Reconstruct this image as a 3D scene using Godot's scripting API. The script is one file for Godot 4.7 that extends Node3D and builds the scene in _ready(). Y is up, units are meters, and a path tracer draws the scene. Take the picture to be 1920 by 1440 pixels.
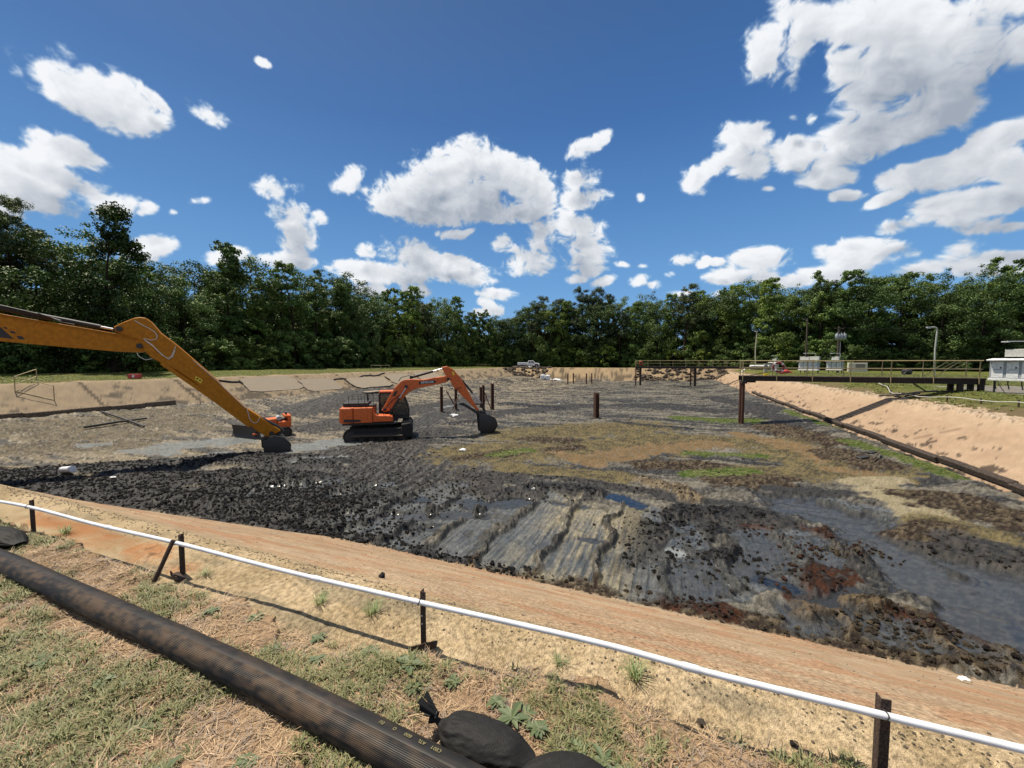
extends Node3D
# An emptied lagoon with excavators, seen from its near bank. Plan axes: u runs along the near bank to the right, v across the basin, both in metres; y is up.

const EYE := 1.6
const TILT := 0.0561
var N := {}
var M := {}
var T := {}
var rng := RandomNumberGenerator.new()
var used := {}


func _ready() -> void:
	rng.seed = 7
	var cam := Camera3D.new()
	cam.name = "camera"
	cam.fov = 89.2
	cam.near = 0.05
	cam.far = 4000.0
	add_child(cam)
	cam.position = Vector3(0, EYE, 0)
	cam.rotation.x = -TILT
	cam.current = true
	make_noises()
	var env := Environment.new()
	env.background_mode = Environment.BG_SKY
	env.sky = Sky.new()
	env.sky.sky_material = make_sky()
	env.tonemap_mode = Environment.TONE_MAPPER_LINEAR
	env.tonemap_exposure = 1.45
	env.sdfgi_enabled = true
	env.ssao_enabled = true
	env.ssil_enabled = true
	var we := WorldEnvironment.new()
	we.name = "world_environment"
	we.environment = env
	add_child(we)
	var sun := DirectionalLight3D.new()
	sun.name = "sun"
	sun.light_energy = 1.58
	sun.light_color = Color(1.0, 0.955, 0.88)
	sun.light_angular_distance = 0.53
	sun.shadow_enabled = true
	sun.sky_mode = DirectionalLight3D.SKY_MODE_LIGHT_ONLY
	add_child(sun)
	sun.look_at_from_position(Vector3(-0.36, 0.90, -0.23) * 100.0, Vector3.ZERO)
	make_textures()
	make_materials()
	var t0 := Time.get_ticks_msec()
	make_terrain()
	print("terrain ", Time.get_ticks_msec() - t0)
	make_forest()
	print("forest ", Time.get_ticks_msec() - t0)
	make_objects()
	print("objects ", Time.get_ticks_msec() - t0)


# ---------------------------------------------------------------- noise, textures, materials
func noise(freq: float, oct: int, sd: int, gain := 0.5, kind := FastNoiseLite.TYPE_SIMPLEX_SMOOTH) -> FastNoiseLite:
	var n := FastNoiseLite.new()
	n.noise_type = kind
	n.seed = sd
	n.frequency = freq
	n.fractal_type = FastNoiseLite.FRACTAL_FBM if oct > 1 else FastNoiseLite.FRACTAL_NONE
	n.fractal_octaves = oct
	n.fractal_gain = gain
	return n


func make_noises() -> void:
	N.a = noise(0.22, 3, 1)
	N.b = noise(1.1, 3, 2)
	N.c = noise(6.0, 3, 3, 0.6)
	N.s = noise(1.0, 3, 4)
	N.cloud = noise(1.0, 7, 11, 0.66)
	N.warp = noise(1.0, 2, 15)
	N.d = noise(22.0, 2, 8)
	N.e = noise(75.0, 2, 9)
	var cl := noise(4.6, 1, 5, 0.5, FastNoiseLite.TYPE_CELLULAR)
	cl.cellular_return_type = FastNoiseLite.RETURN_DISTANCE
	cl.cellular_jitter = 1.1
	N.cell = cl
	var cf := noise(12.0, 1, 6, 0.5, FastNoiseLite.TYPE_CELLULAR)
	cf.cellular_return_type = FastNoiseLite.RETURN_DISTANCE
	cf.cellular_jitter = 1.1
	N.cellf = cf


func tex(n: FastNoiseLite, size: int, lo: float, hi: float, s0 := 0.12, s1 := 0.88) -> ImageTexture:
	var im := n.get_seamless_image(size, size, false, false, 0.12)
	im.convert(Image.FORMAT_L8)
	var d := im.get_data()
	var lut := PackedByteArray()
	lut.resize(256)
	for i in 256:
		lut[i] = int(255.0 * clampf(lo + (hi - lo) * smoothstep(s0, s1, i / 255.0), 0, 1))
	for i in d.size():
		d[i] = lut[d[i]]
	return ImageTexture.create_from_image(Image.create_from_data(size, size, false, Image.FORMAT_L8, d))


func make_textures() -> void:
	T.grain = tex(noise(0.06, 5, 21, 0.7), 512, 0.62, 1.0)
	T.grime = tex(noise(0.012, 5, 22, 0.6), 512, 0.88, 1.0)
	T.paint = tex(noise(0.016, 5, 29, 0.62), 512, 0.72, 1.0, 0.08, 0.5)
	T.bump = tex(noise(0.05, 5, 23, 0.65), 512, 0.0, 1.0)
	T.rust = tex(noise(0.02, 5, 24, 0.65), 512, 0.35, 1.0)
	var st := noise(0.03, 4, 25, 0.6)
	T.mud = tex(st, 512, 0.5, 1.0)


func mat(c: Color, rough := 0.8, metal := 0.0, tx: Texture2D = null, scale := 1.0, bump := 0.0, spec := 0.5) -> StandardMaterial3D:
	var m := StandardMaterial3D.new()
	m.albedo_color = c.linear_to_srgb()
	m.roughness = rough
	m.metallic = metal
	m.metallic_specular = spec
	if tx or bump > 0.0:
		m.uv1_triplanar = true
		m.uv1_scale = Vector3.ONE * scale
	if tx:
		m.albedo_texture = tx
	if bump > 0.0:
		m.heightmap_enabled = true
		m.heightmap_texture = T.bump
		m.heightmap_scale = bump
	return m


func ground_mat(rough: float, tx: Texture2D, scale: float, bump: float, spec := 0.4) -> StandardMaterial3D:
	var m := mat(Color.WHITE, rough, 0.0, tx, scale, bump, spec)
	m.uv1_world_triplanar = true
	m.vertex_color_use_as_albedo = true
	return m


func make_materials() -> void:
	M.soil = ground_mat(0.95, T.grain, 5.0, 0.25, 0.15)
	M.bank = ground_mat(0.92, T.grain, 5.0, 0.16, 0.15)
	M.slab = ground_mat(0.9, T.grain, 1.6, 0.12, 0.2)
	M.mud_dry = ground_mat(0.95, T.grain, 1.2, 0.9, 0.2)
	M.mud_moist = ground_mat(0.6, T.grain, 1.2, 0.7, 0.35)
	M.mud_wet = ground_mat(0.27, T.grime, 0.5, 0.03, 0.42)
	M.lawn = ground_mat(0.95, T.grain, 0.8, 3.0, 0.2)
	M.water = mat(Color(0.022, 0.024, 0.026), 0.06, 0.0, T.mud, 0.3, 0.04, 0.5)
	M.murk = mat(Color(0.032, 0.034, 0.036), 0.36, 0.0, T.grain, 0.6, 0.0, 0.32)
	M.leaf = StandardMaterial3D.new()
	M.leaf.vertex_color_use_as_albedo = true
	M.leaf.roughness = 0.6
	M.leaf.metallic_specular = 0.35
	M.leaf.backlight_enabled = true
	M.leaf.backlight = Color(0.35, 0.4, 0.12)
	M.bark = mat(Color(0.07, 0.055, 0.042), 0.95, 0.0, T.rust, 1.5, 2.0, 0.2)
	M.bark_pine = mat(Color(0.1, 0.065, 0.045), 0.95, 0.0, T.rust, 1.5, 2.0, 0.2)


# ---------------------------------------------------------------- sky
const CLOUDS := [
	[-45.4,24.7,4.7,2.4,-10,1.00], [-48.6,25.2,1.5,1.1,26,0.78], [-41.1,24.0,1.7,1.1,5,0.78], [-41.4,25.9,1.6,0.6,-36,0.78], [-36.7,26.1,1.8,1.1,-16,0.80], [-31.6,32.1,0.8,0.4,-2,0.78],
	[-48.4,19.5,3.1,1.3,-13,0.90], [-50.2,16.6,3.5,2.3,-21,1.00], [-50.9,14.1,4.7,1.8,12,1.00], [-46.2,15.9,2.6,1.8,-32,0.90], [-44.5,15.6,1.7,1.1,33,0.78], [-42.4,15.9,1.2,0.7,39,0.78],
	[-42.5,12.0,2.8,1.2,24,0.90], [-38.0,17.7,1.3,0.5,16,0.78], [-40.4,15.9,0.5,0.4,47,0.78], [-48.9,17.0,2.7,1.4,-29,1.00], [-30.4,20.6,2.8,1.5,6,0.90], [-29.1,18.1,2.6,2.1,56,0.90],
	[-28.1,15.8,2.5,2.1,58,0.90], [-22.5,22.5,2.7,1.3,40,0.78], [-30.4,12.4,3.4,1.1,3,0.90], [-35.5,12.3,2.9,0.9,16,0.78], [-25.8,18.0,1.3,1.1,53,0.78], [-5.3,26.3,5.1,3.1,4,1.05],
	[-12.0,24.7,4.7,2.9,23,1.00], [-16.7,21.9,4.1,2.7,20,1.00], [0.4,24.6,5.2,3.0,-12,1.00], [-8.4,21.9,10.6,3.1,-1,1.10], [3.4,22.7,3.2,2.6,-14,0.90], [-15.0,19.8,4.0,1.7,-13,0.80],
	[-0.8,20.5,6.5,1.5,5,0.90], [9.8,24.3,2.5,2.0,23,0.85], [10.0,22.0,3.4,1.3,-4,0.78], [9.6,27.4,2.4,1.2,15,0.80], [12.3,28.3,1.6,0.9,34,0.78], [-14.4,14.9,5.3,2.5,-7,1.00],
	[-9.9,13.4,6.7,2.3,-11,1.00], [-20.0,15.0,1.6,1.4,30,0.80], [-17.3,11.9,6.6,1.8,-4,0.95], [-13.7,10.0,3.6,1.0,3,0.80], [-19.4,9.7,2.7,0.8,4,0.78], [7.3,17.6,5.1,2.6,1,1.00],
	[3.9,15.0,4.6,2.4,6,1.00], [10.7,14.7,4.4,2.2,-4,1.00], [9.1,18.4,3.2,1.2,-3,0.78], [10.7,12.3,2.5,1.0,17,0.78], [-8.6,17.5,2.5,0.7,3,0.78], [-1.5,16.7,1.5,1.2,23,0.78],
	[-6.3,17.9,1.5,0.5,25,0.78], [-2.3,9.7,2.8,0.9,-4,0.78], [-3.3,8.2,2.0,1.1,-29,0.78], [-4.3,7.2,2.3,0.8,1,0.78], [12.9,11.2,2.0,0.8,17,0.78], [18.0,11.3,1.5,0.9,10,0.78],
	[20.1,10.4,1.2,0.7,-6,0.78], [23.5,13.4,2.3,1.0,12,0.85], [25.8,12.9,1.0,0.7,13,0.78], [18.3,13.0,1.2,0.5,-5,0.78], [21.7,11.6,1.1,0.6,-7,0.78], [15.5,13.4,1.4,0.5,-14,0.78],
	[32.1,12.3,4.0,1.5,-3,0.95], [30.2,10.7,3.9,1.2,-2,0.90], [27.4,12.7,1.1,0.5,-9,0.78], [28.5,8.5,2.4,0.8,-5,0.78], [41.2,11.6,4.4,1.6,-9,1.00], [39.0,9.9,4.6,1.3,2,0.95],
	[35.6,9.3,2.5,0.8,-8,0.80], [44.5,11.6,2.1,0.9,-27,0.78], [48.5,10.5,2.2,1.1,20,0.78], [50.5,9.3,2.7,1.2,-4,0.95], [46.5,9.4,3.1,1.0,1,0.80], [51.8,8.0,1.8,0.7,-12,0.80],
	[22.8,9.1,1.9,0.6,-4,0.78], [46.3,27.6,6.0,3.9,-31,1.15], [50.2,27.3,5.4,3.0,-55,1.15], [41.6,31.9,5.1,2.1,-31,1.00], [36.1,34.3,3.3,1.7,-39,0.85], [31.3,32.7,2.6,2.3,53,0.95],
	[34.3,31.2,2.7,2.0,69,0.78], [41.8,26.5,3.9,3.3,-11,1.10], [46.5,23.5,3.6,2.6,16,1.05], [39.6,29.0,2.4,1.5,-51,0.80], [30.2,25.8,3.0,1.8,-7,0.90], [30.3,23.5,3.2,2.0,-23,0.90],
	[24.4,22.6,2.4,1.4,-39,0.78], [26.8,23.6,2.0,1.3,15,0.78], [35.6,22.7,3.7,2.1,-19,1.00], [40.3,22.7,4.3,2.2,-11,1.00], [44.4,22.1,2.5,1.7,7,0.90], [37.7,20.2,3.2,1.1,-17,0.80],
	[47.5,18.1,4.5,1.8,-8,1.00], [50.7,18.9,2.4,1.9,15,0.95], [44.2,18.4,2.2,1.3,-14,0.85], [51.3,17.0,2.5,1.4,-32,0.90], [48.3,14.3,4.3,1.7,0,1.00], [44.8,13.9,2.3,1.0,6,0.85],
	[51.2,14.5,2.2,1.5,1,0.90], [50.4,12.2,2.7,0.9,-9,0.80], [43.3,16.7,1.6,0.6,19,0.78], [39.9,17.7,1.4,0.6,-8,0.78], [36.5,25.9,0.7,0.6,-77,0.78], [34.9,26.4,0.7,0.4,-32,0.78],
	[32.6,20.0,0.8,0.4,-18,0.78], [17.8,21.4,0.7,0.7,73,0.78]]
var sky_w := 4096
var sky_rows := []
var sky_soft := []
var sky_out := []
var sky_base: PackedByteArray
var blobs := []
var az_c := PackedFloat32Array()
var az_s := PackedFloat32Array()


func make_sky() -> PanoramaSkyMaterial:
	var t0 := Time.get_ticks_msec()
	var g := Gradient.new()
	g.offsets = PackedFloat32Array([0.0, 0.055, 0.111, 0.222, 0.333, 0.455, 0.6, 1.0])
	g.colors = PackedColorArray([Color(0.36, 0.56, 0.8), Color(0.235, 0.46, 0.77), Color(0.165, 0.375, 0.7), Color(0.1, 0.255, 0.555), Color(0.058, 0.165, 0.42), Color(0.044, 0.125, 0.325), Color(0.036, 0.104, 0.28), Color(0.03, 0.085, 0.24)])
	var small := Image.create_empty(256, 128, false, Image.FORMAT_RGBF)
	var sd := Vector3(-0.36, 0.90, -0.23).normalized()
	for j in 128:
		var el := PI / 2 - (j + 0.5) / 128.0 * PI
		for i in 256:
			var az := ((i + 0.5) / 256.0 - 0.5) * TAU   # the joint lies behind the camera
			var d := Vector3(sin(az) * cos(el), sin(el), -cos(az) * cos(el))
			var c: Color = g.sample(clampf(el / (PI / 2), 0, 1))
			if el < 0.0:
				c = Color(0.2, 0.19, 0.15)
			else:
				var a := rad_to_deg(acos(clampf(d.dot(sd), -1, 1)))
				c = c.lerp(Color(0.62, 0.78, 1.0), 0.15 * exp(-pow(a / 34.0, 2.0)))
			small.set_pixel(i, j, c.linear_to_srgb())
	small.resize(sky_w, sky_w / 2, Image.INTERPOLATE_CUBIC)
	small.convert(Image.FORMAT_RGB8)
	var flat := small.get_data()
	sky_base = PackedByteArray()
	for j in sky_w / 2:
		sky_base.append_array(flat.slice((j * sky_w + sky_w / 2) * 3, (j + 1) * sky_w * 3))
		sky_base.append_array(flat.slice(j * sky_w * 3, (j * sky_w + sky_w / 2) * 3))
	for k in CLOUDS:
		blobs.append(k)
	var r := RandomNumberGenerator.new()
	r.seed = 31
	while blobs.size() < 300:   # the same broken cumulus goes on all round
		var el := rad_to_deg(asin(pow(r.randf(), 1.5)))
		var az := r.randf_range(-180, 180)
		if absf(az) < 85 and el < 74 or absf(az) < 66 and el < 80:
			continue
		var big := (2.0 + 0.16 * el) * r.randf_range(0.8, 2.2)
		for k in r.randi_range(2, 5):
			blobs.append([az + r.randf_range(-1, 1) * big * 1.4, clampf(el + r.randf_range(-0.4, 0.4) * big, 0.5, 88), big * r.randf_range(0.7, 1.4), big * r.randf_range(0.35, 0.6), r.randf_range(-15, 15), r.randf_range(0.7, 1.05)])
	for i in sky_w:
		var az := (i + 0.5) / sky_w * TAU
		az_c.append(cos(az))
		az_s.append(sin(az))
	var rows := sky_w / 4 + 8
	sky_rows.resize(rows)
	sky_soft.resize(rows)
	sky_out.resize(rows)
	run(sky_row, rows)
	run(sky_paint, rows)
	var data := PackedByteArray()
	for k in rows:
		data.append_array(sky_out[k])
	data.append_array(sky_base.slice(rows * sky_w * 3))
	sky_rows.clear()
	sky_soft.clear()
	sky_out.clear()
	var m := PanoramaSkyMaterial.new()
	m.energy_multiplier = 0.69
	m.panorama = ImageTexture.create_from_image(Image.create_from_data(sky_w, sky_w / 2, false, Image.FORMAT_RGB8, data))
	print("sky ", Time.get_ticks_msec() - t0)
	return m


func run(what: Callable, count: int) -> void:
	var id := WorkerThreadPool.add_group_task(what, count, -1, true)
	WorkerThreadPool.wait_for_group_task_completion(id)


func sky_row(j: int) -> void:
	var el := PI / 2 - (j + 0.5) / (sky_w / 2.0) * PI
	var f := PackedFloat32Array()
	f.resize(sky_w)
	f.fill(-9.0)
	var eld := rad_to_deg(el)
	var ce := cos(el)
	var se := sin(el)
	for k in blobs:
		var rad: float = maxf(k[2], k[3]) * 1.45
		if absf(eld - k[1]) > rad:
			continue
		var a0 := deg_to_rad(k[0])
		var e0 := deg_to_rad(k[1])
		var c := Vector3(sin(a0) * cos(e0), sin(e0), -cos(a0) * cos(e0))
		var ee := Vector3(cos(a0), 0, sin(a0))
		var uu := Vector3(-sin(a0) * sin(e0), cos(e0), cos(a0) * sin(e0))
		var th := deg_to_rad(k[4])
		var ax := (ee * cos(th) + uu * sin(th)) / tan(deg_to_rad(k[2]))
		var ay := (uu * cos(th) - ee * sin(th)) / tan(deg_to_rad(k[3]))
		var half := 180.0 if eld > 84.0 else rad / maxf(0.05, cos(deg_to_rad(minf(89.0, maxf(absf(eld), absf(k[1]))))))
		var s: float = k[5]
		var i0 := int((k[0] - half) / 360.0 * sky_w)
		var i1 := int((k[0] + half) / 360.0 * sky_w)
		for ii in range(i0, mini(i1, i0 + sky_w - 1)):
			var i := posmod(ii, sky_w)
			var d := Vector3(az_s[i] * ce, se, -az_c[i] * ce)
			var w := d.dot(c)
			if w < 0.3:
				continue
			var x := d.dot(ax) / w
			var y := d.dot(ay) / w
			var v := s * (1.0 - x * x - y * y)
			if v < -1.0:
				continue
			var o := f[i]
			f[i] = v if o < -1.0 else maxf(o, v) + 0.22 * maxf(0.0, minf(o, v))
	var soft := f.duplicate()
	for i in sky_w:
		if f[i] > -0.95:
			var d := Vector3(az_s[i] * ce, se, -az_c[i] * ce) * 7.5
			var wx: float = N.warp.get_noise_3d(d.x * 2.0, d.y * 2.0, d.z * 2.0)
			var n: float = N.cloud.get_noise_3d(d.x + wx * 0.25, d.y * 1.25 - wx * 0.18, d.z + wx * 0.2)
			soft[i] = minf(f[i], 1.1) + 0.5 * wx + 0.35 * n
			f[i] = minf(f[i], 0.95) * 0.95 + n * 1.5 - 0.05
	sky_rows[j] = f
	sky_soft[j] = soft


func sky_paint(j: int) -> void:
	var f: PackedFloat32Array = sky_rows[j]
	var out := sky_base.slice(j * sky_w * 3, (j + 1) * sky_w * 3)
	var up: PackedFloat32Array = sky_rows[maxi(0, j - 7)]
	var m: PackedFloat32Array = sky_soft[j]
	var mu: PackedFloat32Array = sky_soft[maxi(0, j - 30)]
	var mv: PackedFloat32Array = sky_soft[maxi(0, j - 60)]
	for i in sky_w:
		var q := f[i]
		if q <= -0.16:
			continue
		var al := pow(smoothstep(-0.16, 0.5, q), 1.4)
		var i2 := posmod(i - 8, sky_w)
		# bright where the sun's side is near, grey where cloud lies above and the body is thick
		var lit := 1.0 + 0.26 * clampf(q - up[i2], -0.8, 0.8) - 0.42 * clampf(mu[i2], 0.0, 1.0) - 0.36 * clampf(mv[i2], 0.0, 1.0) - 0.2 * clampf(m[i], 0.0, 1.0)
		lit = clampf(lit, 0, 1)
		var r := lerpf(0.36, 0.92, lit)
		var g := lerpf(0.41, 0.94, lit)
		var b := lerpf(0.49, 0.97, lit)
		var o := i * 3
		out[o] = int(lerpf(out[o], 255.0 * pow(r, 0.4545), al))
		out[o + 1] = int(lerpf(out[o + 1], 255.0 * pow(g, 0.4545), al))
		out[o + 2] = int(lerpf(out[o + 2], 255.0 * pow(b, 0.4545), al))
	sky_out[j] = out


# ---------------------------------------------------------------- terrain
func floor_y(u: float, v: float) -> float:
	return -2.1 - (0.5 * smoothstep(9.5, 3.5, u) * clampf(v / 20.0, 0, 1) + 0.35 * clampf(-u / 20.0, 0, 1) - smoothstep(-25.0, -37.0, u))


func near_ramp(u: float, v: float) -> float:
	return minf(0.0, (2.15 + 1.5 * smoothstep(-23.2, -24.4, u) - v) * (0.54 + 0.5 * smoothstep(-6.5, -13.0, u)))


func right_ramp(u: float) -> float:
	return minf(-0.6 + 0.6 * smoothstep(12.4, 16.0, u), -0.6 + (u - 12.4) * 0.526)


func ground_y(x: float, z: float) -> float:   # the smooth ground; z grows away from the camera here
	var u := (x - 0.4 * z) / 1.077
	var v := (0.4 * x + z) / 1.077
	return maxf(maxf(floor_y(u, v), near_ramp(u, v)), maxf(right_ramp(u), maxf(minf(0.1, (v - 99.0) * 0.5), minf(0.1, 0.1 + (-40.8 - u) * 0.5))))


func uv_pos(u: float, v: float, lift := 0.0) -> Vector3:   # a point of the plan, on the ground as built
	var x := (u + 0.4 * v) / 1.077
	var z := (v - 0.4 * u) / 1.077
	return Vector3(x, surface_y(x, z) + lift, -z)


func surface_y(x: float, z: float) -> float:   # reads the finished terrain grid
	var r := sqrt(x * x + z * z)
	var a := atan2(x, z)
	var i := rad_k.bsearch(r) - 1
	var j := ang_k.bsearch(a) - 1
	if i < 0 or i >= rad_k.size() - 1 or j < 0 or j >= ang_k.size() - 1:
		return ground_y(x, z)
	var fi := (r - rad_k[i]) / (rad_k[i + 1] - rad_k[i])
	var fj := (a - ang_k[j]) / (ang_k[j + 1] - ang_k[j])
	return lerpf(lerpf(g_pos[i][j].y, g_pos[i][j + 1].y, fj), lerpf(g_pos[i + 1][j].y, g_pos[i + 1][j + 1].y, fj), fi)


var rad_k := PackedFloat32Array()
var ang_k := PackedFloat32Array()
var g_pos := []
var g_col := []
var g_cls := []
var g_nrm := []
# kinds of sludge: first colour, second colour, lumpiness, rise, wetness
const MUD := {
	"K": [Color(0.012, 0.012, 0.013), Color(0.028, 0.026, 0.025), 0.075, 0.16, 0.3],
	"D": [Color(0.024, 0.023, 0.022), Color(0.055, 0.048, 0.041), 0.05, 0.03, 0.33],
	"U": [Color(0.034, 0.033, 0.032), Color(0.075, 0.07, 0.063), 0.03, 0.02, 0.4],
	"G": [Color(0.21, 0.225, 0.225), Color(0.15, 0.16, 0.16), 0.012, 0.0, 0.85],
	"S": [Color(0.05, 0.054, 0.054), Color(0.082, 0.083, 0.078), 0.008, 0.0, 0.75],
	"T": [Color(0.225, 0.185, 0.095), Color(0.062, 0.055, 0.038), 0.03, 0.03, 0.1],
	"O": [Color(0.255, 0.17, 0.088), Color(0.15, 0.115, 0.065), 0.02, 0.02, 0.15],
	"B": [Color(0.045, 0.034, 0.028), Color(0.12, 0.095, 0.062), 0.05, 0.05, 0.1],
	"V": [Color(0.07, 0.115, 0.022), Color(0.12, 0.13, 0.05), 0.03, 0.04, 0.1],
	"Y": [Color(0.4, 0.34, 0.23), Color(0.24, 0.21, 0.12), 0.03, 0.06, 0.2],
	"R": [Color(0.085, 0.038, 0.024), Color(0.028, 0.023, 0.021), 0.09, 0.06, 0.1],
	"P": [Color(0.17, 0.13, 0.082), Color(0.026, 0.021, 0.018), 0.12, 0.2, 0.1],
	"W": [Color(0.03, 0.032, 0.034), Color(0.048, 0.049, 0.048), 0.006, -0.13, 0.95],
	"L": [Color(0.3, 0.24, 0.16), Color(0.05, 0.04, 0.03), 0.12, 0.22, 0.1],
	"F": [Color(0.25, 0.215, 0.155), Color(0.1, 0.088, 0.07), 0.02, 0.0, 0.1],
}
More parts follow.
